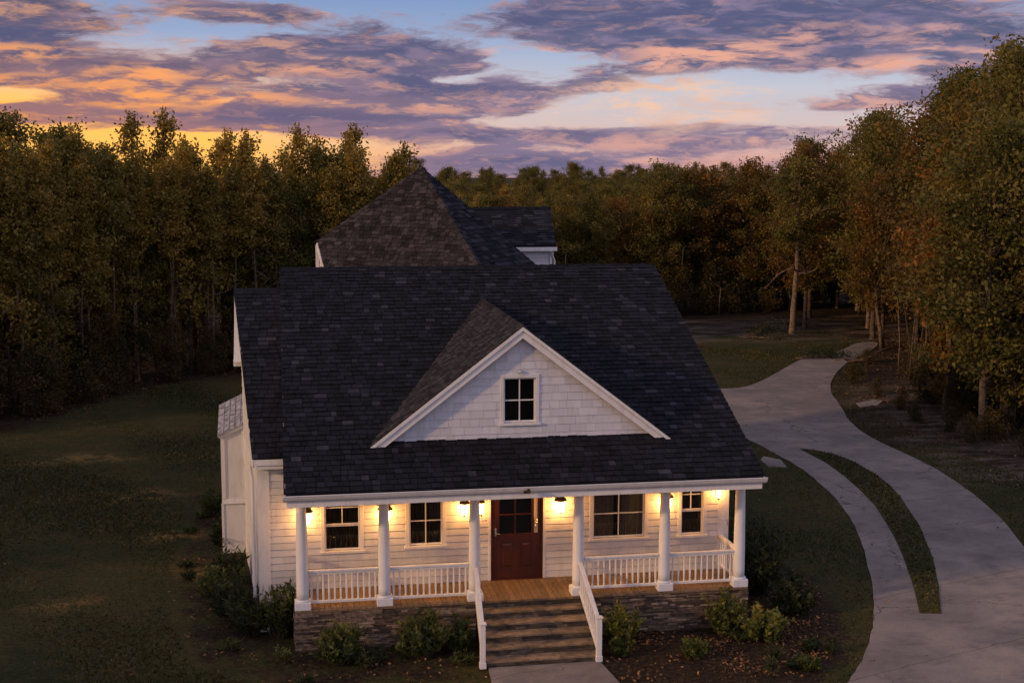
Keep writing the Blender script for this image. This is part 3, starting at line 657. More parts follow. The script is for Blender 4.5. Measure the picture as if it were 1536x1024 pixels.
# railings --------------------------------------------------------
def baluster(mb, p, h, s=.021):
    x, y, z = p; pr = [(s, 0), (s, .05), (s * .8, .06), (s * 1.15, h * .35), (s * .75, h * .88), (s, h - .05), (s, h)]
    mb.lathe((x, y, z), pr, 6)
def railing(p0, p1, n, ztop=.80, zbot=.13):
    r = hemp('railing'); p0 = Vector(p0); p1 = Vector(p1)
    m_ = MB(); up = Vector((0, 0, ztop)); m_.beam(p0 + up, p1 + up, .085, .045); m_.beam(p0 + up - Vector((0, 0, .045)), p1 + up - Vector((0, 0, .045)), .045, .045); m_.build('top_rail', M['trim'], r, bevel=.006)
    m_ = MB(); lo = Vector((0, 0, zbot)); m_.beam(p0 + lo, p1 + lo, .055, .055); m_.build('bottom_rail', M['trim'], r, bevel=.006)
    dh = (p1 - p0)
    for i in range(n):
        b = MB(); q = p0 + dh * ((i + .5) / n); baluster(b, (q.x, q.y, q.z + zbot + .028), ztop - zbot - .095); b.build('baluster', M['trim'], r)
Y0 = .155
railing((CX[0] + .13, Y0, 0), (CX[1] - .13, Y0, 0), 12); railing((CX[1] + .13, Y0, 0), (CX[2] - .13, Y0, 0), 13)
railing((CX[3] + .13, Y0, 0), (CX[4] - .13, Y0, 0), 13); railing((CX[4] + .13, Y0, 0), (CX[5] - .13, Y0, 0), 11)
railing((CX[0] - .05, Y0 + .14, 0), (CX[0] - .05, WY - .02, 0), 8); railing((CX[5] - .02, Y0 + .14, 0), (CX[5] - .02, WY - .02, 0), 8)
def stair_rail(x, xb):
    r = hemp('stair_railing'); yt, yb = .0, -1.62; zb = G + .03
    m_ = MB(); top0 = Vector((x, yt, .74)); top1 = Vector((xb, yb, -.03)); m_.beam(top0, top1, .085, .05); m_.beam(top0 - Vector((0, 0, .05)), top1 - Vector((0, 0, .05)), .05, .04); m_.build('top_rail', M['trim'], r, bevel=.005)
    m_ = MB(); m_.beam((x, yt, .10), (xb, yb, -.70), .05, .055); m_.build('bottom_rail', M['trim'], r)
    m_ = MB(); m_.box((xb - .055, yb - .055, zb), (xb + .055, yb + .055, .06), .5); m_.box((xb - .075, yb - .075, .06), (xb + .075, yb + .075, .085), .5); m_.box((xb - .068, yb - .068, zb), (xb + .068, yb + .068, zb + .12), .5); m_.build('newel_post', M['trim'], r, bevel=.006)
    for i in range(10):
        k = (i + .7) / 10.6; b = MB(); baluster(b, (x + (xb - x) * k, yt + (yb - yt) * k, .10 - .80 * k + .03), .74 - .10 - .08); b.build('baluster', M['trim'], r)
stair_rail(-1.14, -1.24); stair_rail(1.16, 1.20)
# lanterns --------------------------------------------------------
def lantern(x, z=1.70, s=1.0, on=1.0):
    L = hemp('wall_lantern'); yy = WY - .17
    b = MB(); b.box((x - .05 * s, WY - .045, z - .05), (x + .05 * s, WY - .02, z + .22), .5); b.tube([(x, WY - .03, z + .16), (x, WY - .09, z + .27), (x, yy, z + .29), (x, yy, z + .24)], .012, 8)
    b.lathe((x, yy, z), [(.105 * s, .13), (.11 * s, .14), (.085 * s, .19), (.045 * s, .225), (.02 * s, .25), (.008, .27)], 12)
    for k in range(6):
        th = PI / 6 + k * PI / 3; b.tube([(x + .098 * s * math.cos(th), yy + .098 * s * math.sin(th), z + .13), (x + .072 * s * math.cos(th), yy + .072 * s * math.sin(th), z - .13)], .006, 5)
    b.lathe((x, yy, z), [(.010, -.18), (.030, -.15), (.036, -.13), (.034, -.125)], 12)
    b.build('lantern_frame', M['bronze'], L)
    g = MB(); g.lathe((x, yy, z), [(.062 * s, -.122), (.088 * s, .128)], 12); gl = g.build('lantern_glass', M['lamp'], L, smooth=False)
    ld = bpy.data.lights.new('lantern_bulb', 'POINT'); ld.energy = 38 * on; ld.color = (1.0, .43, .10); ld.shadow_soft_size = .035
    lo = bpy.data.objects.new('lantern_bulb', ld); COL.objects.link(lo); lo.location = (x, yy, z - .02); lo.parent = L
    return L
for x, z, s, k in ((-4.72, 1.68, 1.5, .9), (-2.99, 1.66, 1.6, .9), (-1.22, 1.72, 1.15, .8), (-.84, 1.72, .8, .4), (.97, 1.70, 1.4, 1.2), (3.46, 1.67, 1.5, .9), (4.70, 1.86, .7, .7)): lantern(x, z, s, k)
mb = MB(); mb.tube([(4.72, .3, 2.30), (4.80, .8, 2.1), (4.96, 1.3, 1.95)], .008, 5); mb.tube([(4.6, .4, 1.45), (4.8, .9, 1.3), (4.97, 1.38, 1.05)], .008, 5); HB(mb, 'cable', M['wire'])

# front gable -----------------------------------------------------
DY, DA, DF, DW = .734, 5.868, 3.309, 3.344
ds = (DA - DF) / DW
gb = hemp('front_gable')
mb = MB(); wy = DY + .17; zb = mainz(wy) - .05
za = DA - .17; hw = (za - zb) / ds
tri = [(-hw, zb), (hw, zb), (0, za)]
op = (-.41, .34, 3.70, 4.73)
for a, b, c, e in decompose(-hw, hw, zb, za, [op]):
    q = clip([(-hw, zb), (hw, zb), (0, za)], [(a, c), (b, c), (b, e), (a, e)])
    if len(q) > 2:
        tabs(mb, (0, wy, 0), (1, 0, 0), (0, 0, 1), q, .30, .178, .014, gap=.004, v0=.1, wj=.45, tj=.3, shag=.0)
        mb.face([(p[0], wy + .001, p[1]) for p in q], .4)
mb.build('shake_wall', M['shake'], gb)
mb = MB(); dlen_y = EY + (DA - EZ) / SL + .05
for s in (-1, 1):
    U = (0, 1, 0) if s > 0 else (0, -1, 0); F = Vector((s * DW, 0, DF)); A = Vector((0, 0, DA)); V = (A - F); Lr = V.length
    ya, yb_ = DY - .03, dlen_y
    F2 = F - V.normalized() * .05
    mb.hexa([F2 + Vector((0, ya, -.10)), F2 + Vector((0, yb_, -.10)), A + Vector((0, yb_, -.10)), A + Vector((0, ya, -.10)), F2 + Vector((0, ya, -.002)), F2 + Vector((0, yb_, -.002)), A + Vector((0, yb_, -.002)), A + Vector((0, ya, -.002))], .2)
    pl = [(ya, -.06), (yb_, -.06), (yb_, Lr), (ya, Lr)]
    if s < 0: pl = [(-a, b) for a, b in pl]
    tabs(mb, F, U, V, pl, .20, .12, .02, gap=.01, wj=.4, shag=.03)
gr = mb.build('roof', M['shingle_brown_sunlit'], gb)
mb = MB(); caps(mb, (0, DY - .04, DA), (0, dlen_y - .1, DA), (-1, 0, -ds), (1, 0, -ds), wd=.15, th=.035); mb.build('ridge_cap', M['shingle_brown_sunlit'], gb)
mb = MB()
for s in (-1, 1):
    v = Vector((-s * DW, 0, DA - DF)).normalized(); n = Vector((s * (DA - DF), 0, DW)).normalized()
    A = Vector((0, 0, DA)); F = Vector((s * DW, 0, DF)) - v * .03
    def PT(base, off, y): p = base - n * off; p.y = y; return p
    for (o0, o1, y0, y1) in ((.012, .205, DY - .02, DY + .06), (.008, .075, DY - .05, DY - .021)):
        ax = lambda off: Vector((0, 0, DA - off * math.sqrt(1 + ds * ds)))
        P0 = [PT(F, o1, y0), PT(F, o1, y1), Vector((s * .0005, y1, ax(o1).z)), Vector((s * .0005, y0, ax(o1).z)), PT(F, o0, y0), PT(F, o0, y1), Vector((s * .0005, y1, ax(o0).z)), Vector((s * .0005, y0, ax(o0).z))]
        mb.hexa(P0, .5)
    # soffit under the overhang
    Fs = PT(F, .11, 0); mb.face([(Fs.x, DY + .061, Fs.z), (Fs.x, wy, Fs.z), (0, wy, ax(.11).z), (0, DY + .061, ax(.11).z)], .5)
mb.build('rake_trim', M['trim'], gb)
dq = dict(x=(-.39, .32), z=(3.72, 4.71), rail=None, vm=[(.5, 3.72, 4.71)], hm=[(4.215, 0, 1)], ft=.08, blind=False)
window(dq, y=wy)
mb = MB(); mb.lathe((-.04, wy - .06, 4.85), [(.02, -.03), (.045, 0), (.03, .03), (.012, .05)], 12); mb.tube([(-.04, wy - .06, 4.86), (-.04, wy, 4.90)], .012, 6); HB(mb, 'gable_spotlight', M['steel'])

# left wing -------------------------------------------------------
wing = hemp('side_wing')
WR_Y, WR_Z, WE_Y, WE_Z = 7.6, 6.12, 1.20, 3.04
sx = lambda y: -5.71 - .078 * (min(y, WR_Y) - WY)             # the side wall splays outward up to the ridge line
ws = (WR_Z - WE_Z) / (WR_Y - WE_Y); WB = 2 * WR_Y - WE_Y
U = Vector((sx(WR_Y) - sx(WY), WR_Y - WY, 0)).normalized()
O = Vector((sx(WY), WY, 0)); k = 1 / U.y
mb = MB()
for O_, U_, prof in ((O, U, [(0, -.9), ((WR_Y - WY) * k, -.9), ((WR_Y - WY) * k, WR_Z - .12), (0, WE_Z + ws * (WY - WE_Y) - .12)]),
                     (Vector((sx(WR_Y), WR_Y, 0)), Vector((0, 1, 0)), [(0, -.9), (WB - .2 - WR_Y, -.9), (WB - .2 - WR_Y, WE_Z - .02), (0, WR_Z - .12)])):
    tabs(mb, O_, -U_, (0, 0, 1), [(-a, b) for a, b in prof], 3.4, .155, .022, vgap=.010, gap=.004, v0=0, wj=.4)
    mb.face([O_ + U_ * a + Vector((0, 0, b)) for a, b in prof], .5)
mb.face([(-5.71, WY + .002, 2.66), (-4.95, WY + .002, 2.66), (-4.95, WY + .002, WE_Z), (-5.71, WY + .002, WE_Z)])
mb.build('wall', M['siding'], wing)
mb = MB(); mb.box((-5.76, WY - .04, G), (-5.50, WY - .012, 2.84)); mb.hexa([O + Vector((-.03, -.04, G)), O + Vector((0, 0, G)), O + U * .2 + Vector((-.002, 0, G)), O + U * .2 + Vector((-.03, 0, G))] + [O + Vector((-.03, -.04, 2.84)), O + Vector((0, 0, 2.84)), O + U * .2 + Vector((-.002, 0, 2.84)), O + U * .2 + Vector((-.03, 0, 2.84))])
mb.build('corner_board', M['trim'], wing)
mb = MB(); mb.tube([(-5.90, WY + .15, 2.8), (-5.86, WY + .12, 2.5), (-5.86, WY + .12, G + .1)], .04, 8); mb.build('downspout', M['trim'], wing)
mb = MB(); ov = .12
a0 = Vector((sx(WE_Y) - ov, WE_Y, WE_Z)); a1 = Vector((-4.96, WE_Y, WE_Z)); b0 = Vector((sx(WR_Y) - ov - .03, WR_Y, WR_Z)); b1 = Vector((-4.96, WR_Y, WR_Z)); c0 = Vector((sx(WB) - ov, WB, WE_Z)); c1 = Vector((-4.96, WB, WE_Z))
dn = Vector((0, 0, -.12)); e_ = Vector((0, 0, -.002))
mb.hexa([a0 + dn, a1 + dn, b1 + dn, b0 + dn, a0 + e_, a1 + e_, b1 + e_, b0 + e_], .2); mb.hexa([b0 + dn, b1 + dn, c1 + dn, c0 + dn, b0 + e_, b1 + e_, c1 + e_, c0 + e_], .2)
VV = (0, WR_Y - WE_Y, WR_Z - WE_Z); LL = math.hypot(VV[1], VV[2])
tabs(mb, (0, WE_Y, WE_Z), (1, 0, 0), VV, [(a0.x - .03, -.03), (a1.x, -.03), (a1.x, LL), (b0.x - .03, LL)], .22, .185, .026, gap=.014, tfun=T_dark, shag=.02)
caps(mb, b0, b1, (0, -1, -ws), (0, 1, -ws), tf=lambda: random.random() * .35)
mb.build('roof', M['shingle'], wing)
mb = MB()
for p, q in ((a0, b0), (c0, b0)): mb.beam(p + Vector((.0, 0, -.115)), q + Vector((.0, 0, -.115)), .03, .19)
mb.box((a0.x, WE_Y - .03, WE_Z - .15), (-5.16, WE_Y - .005, WE_Z - .02)); mb.box((a0.x + .05, WE_Y + .0, WE_Z - .24), (-5.16, WY - .045, WE_Z - .16)); mb.build('rake_board', M['trim'], wing)
mb = MB(); mb.box((b0.x - .02, WR_Y - 1.6, 4.35), (b0.x + .22, WR_Y - .05, 4.5)); 
mb.hexa([(b0.x + .0, 5.7, 4.5), (b0.x + .3, 5.7, 4.5), (b0.x + .3, 9.4, 4.5), (b0.x + .0, 9.4, 4.5), (b0.x + .0, 7.45, 5.93), (b0.x + .3, 7.45, 5.93), (b0.x + .3, 7.75, 5.93), (b0.x + .0, 7.75, 5.93)], .5)
mb.build('gable_return', M['trim'], wing)
# lean-to bay on the side wall
bay = hemp('side_bay'); by0, by1 = 7.6, 9.6; bo = .60
mb = MB(); xa = lambda y: sx(y) + .02
mb.face([(xa(by0), by0, .55), (xa(by0) - bo, by0, .55), (xa(by0) - bo, by0, 2.28), (xa(by0), by0, 2.56)], .5)
mb.face([(xa(by1), by1, .55), (xa(by1) - bo, by1, .55), (xa(by1) - bo, by1, 2.28), (xa(by1), by1, 2.56)], .5)
mb.face([(xa(by0) - bo, by0, .55), (xa(by1) - bo, by1, .55), (xa(by1) - bo, by1, 2.28), (xa(by0) - bo, by0, 2.28)], .5)
mb.face([(xa(by0), by0, .55), (xa(by0) - bo, by0, .55), (xa(by1) - bo, by1, .55), (xa(by1), by1, .55)], .5)
mb.box((xa(by0) - bo + .02, by0 + .02, G), (xa(by0) + .1, by1 - .1, .54), .5)
mb.build('bay_wall', M['siding'], bay)
mb = MB(); mb.box((xa(by0) - bo - .03, by0 - .03, .45), (xa(by0), by0 - .003, .58)); mb.box((xa(by0) - bo - .03, by0 - .03, .585), (xa(by0) - bo + .07, by0 - .003, 2.28)); mb.box((xa(by0) - .10, by0 - .03, .585), (xa(by0), by0 - .003, 2.5)); mb.beam((xa(by0) - bo - .08, by0 - .05, 2.26), (xa(by0), by0 - .05, 2.56), .05, .09)
mb.box((xa(by0) - bo - .05, by0 + .0, G), (xa(by0) - bo + .015, by0 + .07, .448))
mb.build('bay_trim', M['trim'], bay)
M['roof_white'] = mat('weathered_white_roof', tinted([(0, (.13, .13, .14, 1)), (.5, (.34, .34, .37, 1)), (1, (.66, .66, .68, 1))], .7, 8, .6, 30, .01))
mb = MB(); R0 = Vector((xa(by0) - bo - .1, by0 - .1, 2.30)); R1 = Vector((xa(by0) + .02, by0 - .1, 2.66)); R2 = Vector((xa(by1) + .02, by1, 3.1)); R3 = Vector((xa(by1) - bo - .14, by1, 2.74))
mb.hexa([R0 - Vector((0, 0, .05)), R1 - Vector((0, 0, .05)), R2 - Vector((0, 0, .05)), R3 - Vector((0, 0, .05)), R0, R1, R2, R3], .3)
for k_ in range(1, 5): mb.beam(R0.lerp(R1, k_ / 5) + Vector((0, 0, .008)), R3.lerp(R2, k_ / 5) + Vector((0, 0, .008)), .014, .022, t=.4)
mb.build('bay_roof', M['roof_white'], bay)

# rear hipped block and rear gable --------------------------------
rear = hemp('rear_block')
C_, A_, E_, B_ = Vector((-.9, 13, 9.26)), Vector((-4.04, 13.5, 7.01)), Vector((-3.83, 12.64, 6.06)), Vector((.73, 9.25, 5.8)); D_ = Vector((3.2, 12.4, 5.72)); K_ = Vector((-.2, 17.5, 6.2))
def facet(mb, pts, U, w, h, t, shag, mode):
    O = pts[0]; n = (pts[1] - pts[0]).cross(pts[2] - pts[0]).normalized(); U = (U - n * U.dot(n)).normalized(); V = n.cross(U)
    if V.z < 0: U = -U; V = -V; n = U.cross(V)
    pl = [((p - O).dot(U), (p - O).dot(V)) for p in pts]
    tabs(mb, O, U, V, pl, w, h, t, gap=.012, wj=.45, shag=shag)
    mb.face([p - n * .003 if n.z > 0 else p + n * .003 for p in pts], .2)
mb = MB(); hor = lambda a, b, c: (b - a).cross(c - a).cross(Vector((0, 0, 1)))
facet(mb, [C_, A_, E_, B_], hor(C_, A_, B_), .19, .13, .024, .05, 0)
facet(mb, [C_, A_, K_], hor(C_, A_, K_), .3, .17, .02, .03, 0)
mb.build('hip_roof', M['shingle_brown_sunlit'], rear)  # left facets take the brown with the sun's warmth painted in
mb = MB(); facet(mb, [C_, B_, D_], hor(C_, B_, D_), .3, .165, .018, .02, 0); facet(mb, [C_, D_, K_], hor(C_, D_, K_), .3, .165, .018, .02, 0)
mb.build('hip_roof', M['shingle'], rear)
mb = MB(); nA = (A_ - C_).normalized(); nD = (D_ - C_).normalized(); hp = (B_ - C_).normalized()
caps(mb, B_, C_, (nA - hp * nA.dot(hp)), (nD - hp * nD.dot(hp)), wd=.15, th=.03, ln=.22)
hk = (A_ - C_).normalized(); nb = (K_ - C_).normalized(); nf = (B_ - C_).normalized()
caps(mb, A_, C_, (nb - hk * nb.dot(hk)), (nf - hk * nf.dot(hk)), wd=.10, th=.02, ln=.22)
mb.build('ridge_cap', M['shingle_brown_sunlit'], rear)
mb = MB()
AE = A_ + Vector((-.03, 0, -.04)); EE = E_ + Vector((-.03, 0, -.04))
ring = [A_ + Vector((.03, .05, -.05)), E_ + Vector((.03, .02, -.05)), B_ + Vector((0, .15, -.05)), D_ + Vector((-.1, 0, -.05)), K_ + Vector((0, -.1, -.05))]
for i in range(5):
    a, b = ring[i], ring[(i + 1) % 5]; mb.face([a, b, (b.x, b.y, 3.5), (a.x, a.y, 3.5)], .5)
mb.build('wall', M['siding'], rear)
mb = MB(); mb.beam(A_ + Vector((-.02, .02, -.09)), E_ + Vector((-.02, 0, -.09)), .03, .15); mb.box((-4.10, 13.42, 5.0), (-4.0, 13.55, 6.88)); mb.build('trim', M['trim'], rear)
rg = hemp('rear_gable')
r0, r1, e0, e1 = Vector((1.0, 17, 7.88)), Vector((3.88, 17, 7.9)), Vector((.4, 14.6, 6.72)), Vector((3.60, 14.6, 6.78))
mb = MB(); facet(mb, [e0, e1, r1, r0], r1 - r0, .3, .165, .016, .02, 0); mb.hexa([e0 - Vector((0, 0, .1)), e1 - Vector((0, 0, .1)), r1 - Vector((0, 0, .1)), r0 - Vector((0, 0, .1)), e0 - Vector((0, 0, .006)), e1 - Vector((0, 0, .006)), r1 - Vector((0, 0, .006)), r0 - Vector((0, 0, .006))], .1)
b2, b3 = Vector((3.6, 19.4, 6.78)), Vector((.4, 19.4, 6.72)); mb.face([r0, r1, b2, b3], .2)
caps(mb, r0, r1, (0, -1, -.48), (0, 1, -.48), tf=lambda: .1)
mb.build('roof', M['shingle'], rg)
mb = MB(); tabs(mb, (0, 14.78, 0), (1, 0, 0), (0, 0, 1), [(.5, 3.5), (3.46, 3.5), (3.46, 6.62), (.5, 6.62)], 2.4, .12, .02, gap=.004, v0=0)
mb.face([(.5, 14.781, 3.5), (3.46, 14.781, 3.5), (3.46, 14.781, 6.62), (.5, 14.781, 6.62)]); mb.face([(3.46, 14.781, 3.5), (3.46, 19.2, 3.5), (3.46, 19.2, 6.7), (3.46, 17, 7.8), (3.46, 14.781, 6.62)])
mb.build('wall', M['shake'], rg)
mb = MB(); mb.box((1.2, 14.50, 6.58), (3.62, 14.60, 6.70)); mb.box((1.2, 14.61, 6.56), (3.46, 14.77, 6.60)); mb.box((3.42, 14.70, 3.5), (3.50, 14.776, 6.55)); mb.tube([(3.5, 14.62, 6.6), (3.5, 14.66, 6.4), (3.58, 14.74, 6.25), (3.58, 14.74, 3.6)], .035, 8); mb.build('gutter', M['trim'], rg)

# ================================================================== VEGETATION
def copy_tree(o, loc, rz, sc_, label=None):
    r = o.copy(); COL.objects.link(r); r.location = loc; r.rotation_euler = (0, 0, rz); r.scale = sc_
    if label: r['label'] = label
    for ch in o.children:
        c = ch.copy(); COL.objects.link(c); c.parent = r
    return r
def limb(mb, p, d, L, r, seg=5, wig=.18, up=.1):
    pts = [p.copy()]; q = p.copy(); dd = d.normalized()
    for i in range(seg):
        dd = (dd + Vector((random.gauss(0, wig), random.gauss(0, wig), random.gauss(0, wig) + up))).normalized(); q = q + dd * L / seg; pts.append(q.copy())
    mb.tube(pts, [r * (1 - .8 * i / seg) for i in range(seg + 1)], 5, cap=False); return pts
def make_tree(kind, name, label, cat, H, R, leafm, barkm, seed, low=.2, nl=60, per=60, ls=.12, trunk_r=.12, bare=0):
    random.seed(seed); rng = np.random.default_rng(seed)
    root = emp(name, (0, 0, 0)); tag(root, label, cat)
    mb = MB(); pts = []; x = y = 0.0; n = 12
    for i in range(n + 1): pts.append(Vector((x, y, H * .97 * i / n - .1))); x += random.gauss(0, .05); y += random.gauss(0, .05)
    mb.tube(pts, [trunk_r * (1 - .85 * (i / n) ** 1.1) * (1.25 if i == 0 else 1) for i in range(n + 1)], 8, cap=False)
    C = []; S = []; T = []
    def tr(z): k = min(max(z / (H * .97) * n, 0), n - 1e-3); i = int(k); return pts[i].lerp(pts[i + 1], k - i)
    for i in range(nl):
        f = low + (1 - low) * (i + random.random()) / nl
        th = random.random() * 2 * PI
        if kind == 'pine': prof = (1 - ((f - low) / (1 - low))) ** .62 * (.55 + .45 * min(1, (f - low) / .2)); up = .3
        elif kind == 'broad': tt = (f - low) / (1 - low); prof = math.sin(PI * (.12 + .86 * tt)) ** .6; up = .6
        else: tt = (f - low) / (1 - low); prof = .55 + .45 * math.sin(PI * tt) - .55 * tt ** 3; up = .45
        L = R * prof * random.uniform(.45, 1.25)
        p = tr(f * H * .97); d_ = Vector((math.cos(th), math.sin(th), up * random.uniform(.3, 1.4)))
        bp = limb(mb, p, d_, max(L, .25), trunk_r * .34 * (1.1 - f), 4, .2, .06)
        m = int(per * (.4 + .6 * prof) * random.uniform(.6, 1.3))
        t0 = random.random()
        for c_ in range(3):
            k = random.uniform(.4, 1.05) * 4; j = min(int(k), 3); q = bp[j].lerp(bp[j + 1], k - j); s = random.uniform(.13, .30) * (.6 + .5 * R / 2.0)
            mm = m // 3; C.append(np.clip(rng.normal(size=(mm, 3)), -1.7, 1.7) * np.array([s, s, s * .7]) + np.array(q)); T.append(np.clip(t0 * .5 + rng.random(mm) * .5, 0, 1))
    # leader tuft
    q = tr(H * .97); mm = per; C.append(np.clip(rng.normal(size=(mm, 3)), -1.5, 1.5) * np.array([.13, .13, .30]) + np.array(q)); T.append(rng.random(mm))
    for i in range(bare):
        p = tr(H * random.uniform(.25, .75)); th = random.random() * 2 * PI
        bp = limb(mb, p, Vector((math.cos(th), math.sin(th), .25)), random.uniform(1.2, 2.6) * (1.3 if trunk_r > .2 else 1), trunk_r * (.42 if trunk_r > .2 else .3), 7, .3, .05)
        for k in (2, 4): limb(mb, bp[k], Vector((random.gauss(0, 1), random.gauss(0, 1), .5)), random.uniform(.5, 1.1), trunk_r * .12, 4, .3)
    mb.build('trunk', barkm, root, smooth=True)
    C = np.concatenate(C); T = np.concatenate(T); n_ = len(C)
    V = leaves(C, ls * rng.uniform(.5, 1.5, n_), ls * rng.uniform(.35, .75, n_), rng)
    fastmesh('crown', V, 4, T, leafm, root)
    return root
protos = {}
protos['pine'] = [make_tree('pine', 'pine_tree', 'x', 'tree', 11.2, 2.2, M['leaf_pine'], M['bark'], 11, .22, 110, 76, .19, .10),
                  make_tree('pine', 'pine_tree', 'x', 'tree', 10.9, 1.9, M['leaf_pine'], M['bark_pale'], 12, .38, 90, 74, .19, .085, 3),
                  make_tree('pine', 'pine_tree', 'x', 'tree', 11.5, 2.4, M['leaf_pine'], M['bark'], 13, .30, 110, 80, .19, .11)]
protos['stem'] = [make_tree('pine', 'pine_tree', 'x', 'tree', 11.2, 1.4, M['leaf_pine'], M['bark_pale'], 14, .58, 60, 80, .19, .085, 6)]
protos['broad'] = [make_tree('broad', 'broadleaf_tree', 'x', 'tree', 10.5, 3.0, M['leaf_green'], M['bark'], 21, .18, 120, 125, .17, .14),
                   make_tree('broad', 'broadleaf_tree', 'x', 'tree', 11.0, 2.7, M['leaf_green'], M['bark_pale'], 22, .25, 110, 116, .17, .12, 4),
                   make_tree('young', 'broadleaf_tree', 'x', 'tree', 10.5, 2.6, M['leaf_green'], M['bark'], 23, .10, 120, 110, .165, .11)]
protos['autumn'] = [make_tree('broad', 'autumn_tree', 'x', 'tree', 9.5, 2.8, M['leaf_autumn'], M['bark'], 31, .22, 110, 110, .17, .12),
                    make_tree('young', 'autumn_tree', 'x', 'tree', 8.0, 2.0, M['leaf_autumn'], M['bark_pale'], 32, .15, 90, 76, .19, .09, 3)]
protos['brush'] = [make_tree('young', 'undergrowth_bush', 'x', 'bush', 2.4, 1.1, M['leaf_brush'], M['bark'], 41, .02, 50, 60, .13, .03),
                   make_tree('young', 'undergrowth_bush', 'x', 'bush', 3.6, 1.2, M['leaf_brush'], M['bark'], 42, .04, 60, 60, .13, .035),
                   make_tree('young', 'undergrowth_bush', 'x', 'bush', 1.6, 1.2, M['leaf_brush'], M['bark'], 43, .02, 45, 55, .12, .03)]
used = set()
def plant(kind, i, x, y, s=1.0, label='', group=None, sz=None, z=G):
    p = protos[kind][i]; random_ = random.random() * 2 * PI
    if (kind, i) in used: r = copy_tree(p, (x, y, z), random_, (s, s, sz or s))
    else: used.add((kind, i)); r = p; r.location = (x, y, z); r.rotation_euler = (0, 0, random_); r.scale = (s, s, sz or s)
    r['label'] = label
    if group: r['group'] = group
    elif 'group' in r: del r['group']
    return r
def inside(x, y, poly): return float(poly_dist(np.array([x]), np.array([y]), poly)[0]) < 0
random.seed(99)
# --- left wood edge: tall pines in rows running back
edgeL = [(-26, 24), (-20, 25.2), (-16.5, 28), (-14.6, 32), (-12.2, 37.3), (-7.9, 40), (-3, 41), (2, 42)]
def along(path, t):
    seg = [math.dist(path[i], path[i + 1]) for i in range(len(path) - 1)]; L = sum(seg) * t
    for i, s in enumerate(seg):
        if L <= s or i == len(seg) - 1:
            k = L / s; a, b = path[i], path[i + 1]; return a[0] + (b[0] - a[0]) * k, a[1] + (b[1] - a[1]) * k
        L -= s
def row(path, n, off, spec, group, jit=.7, push=(-.25, 1.0)):
    for i in range(n):
        x, y = along(path, (i + random.random() * .8) / n)
        x += push[0] * off + random.uniform(-jit, jit); y += push[1] * off + random.uniform(-jit, jit)
        kind, idx, s0, s1, lab = random.choice(spec); s = random.uniform(s0, s1)
        plant(kind, idx, x, y, s, lab, group, sz=s * random.uniform(.94, 1.08))
PF = 'tall slim dark pine packed into the wood edge left of the lawn'; PB = 'dark pine deeper in the wood behind the left front rows'
BL = 'olive green leafy tree among the pines of the left wood'
row(edgeL, 22, .6, [('pine', 0, .86, 1.0, PF), ('pine', 1, .88, 1.02, PF), ('pine', 2, .80, .95, PF), ('broad', 2, .72, .95, BL), ('broad', 1, .7, .9, BL)], 'trees of the left wood')
row(edgeL, 20, 2.4, [('pine', 0, .92, 1.05, PF), ('pine', 2, .86, 1.0, PF), ('broad', 0, .85, 1.0, BL)], 'trees of the left wood')
row(edgeL, 20, 4.6, [('pine', 0, .95, 1.1, PB), ('pine', 2, .9, 1.04, PB)], 'trees of the left wood')
row(edgeL, 16, 7.2, [('pine', 0, 1.0, 1.12, PB), ('broad', 0, .95, 1.08, PB.replace('pine', 'tree'))], 'trees of the left wood', 1.2)
for i, t_ in enumerate([.28, .34, .41, .47, .53, .585, .63, .69, .74, .80, .86, .91, .96]):
    x, y = along(edgeL, t_); s_ = random.uniform(.84, .98); plant('stem', 0, x + random.uniform(-.3, .3), y - .2, s_, 'slim bare stemmed pine in the front row of the left wood', 'bare stemmed pines of the left wood')
UL = 'low brown undergrowth bush at the foot of the left wood'
row(edgeL, 30, -.9, [('brush', 0, .6, 1.0, UL), ('brush', 2, .6, 1.1, UL), ('brush', 1, .5, .9, UL)], 'undergrowth of the left wood', .8)
row(edgeL, 24, 1.4, [('brush', 1, .8, 1.2, UL), ('brush', 0, .9, 1.3, UL)], 'undergrowth of the left wood', .8)
for x, y, s_, lb in ((-15.2, 30.6, .96, 'slim pine with bare stem at the dark corner of the left wood'), (-10.3, 38.2, .92, 'slim bare stemmed pine third from the house in the left wood edge'), (-8.5, 39.0, .90, 'slim bare stemmed pine second from the house in the left wood edge'), (-6.4, 40.0, .93, 'slim bare stemmed pine nearest the house in the left wood edge'), (-13.9, 33.4, .9, 'slim bare stemmed pine set between the two longest pale stems')):
    plant('stem', 0, x, y, s_, lb)
plant('stem', 0, -14.9, 31.9, 1.0, 'tall thin pine with long pale bare stem, leftmost pale stem of the left wood')
plant('stem', 0, -12.05, 37.2, .93, 'thin pine with pale bare stem standing at the litter edge left of the side bay')
plant('autumn', 1, -13.3, 34.6, .55, 'small rusty orange leaved tree low at the left wood edge')
plant('broad', 1, -16.9, 34.4, 1.12, 'tallest leafy tree at the far left with open twiggy top')
random.seed(31)
row([(-30, -26), (-34, -12), (-35, 0), (-36, 12)], 16, 0, [('broad', 0, .95, 1.15, 'unseen leafy tree added to shade the lawn from its left'), ('broad', 2, .95, 1.1, 'unseen leafy tree added to shade the lawn from its left')], 'added shade trees left of the lawn', 1.2, (1, 0))  # row outside the view, added to shade and dapple the lawn
random.seed(98)
BK = 'scrubby bush on the leaf strewn bank between the driveway and the right wood'
for i, (x, y) in enumerate([(21.0, 27.5), (20.4, 24.2), (21.4, 31.0), (19.9, 21.8), (20.2, 19.6), (22.8, 33.5), (20.0, 17.6), (24.8, 36.9), (21.2, 25.6)]):
    plant('brush', (0, 2)[i % 2], x, y, random.uniform(.28, .5), BK, 'scrub on the right bank')
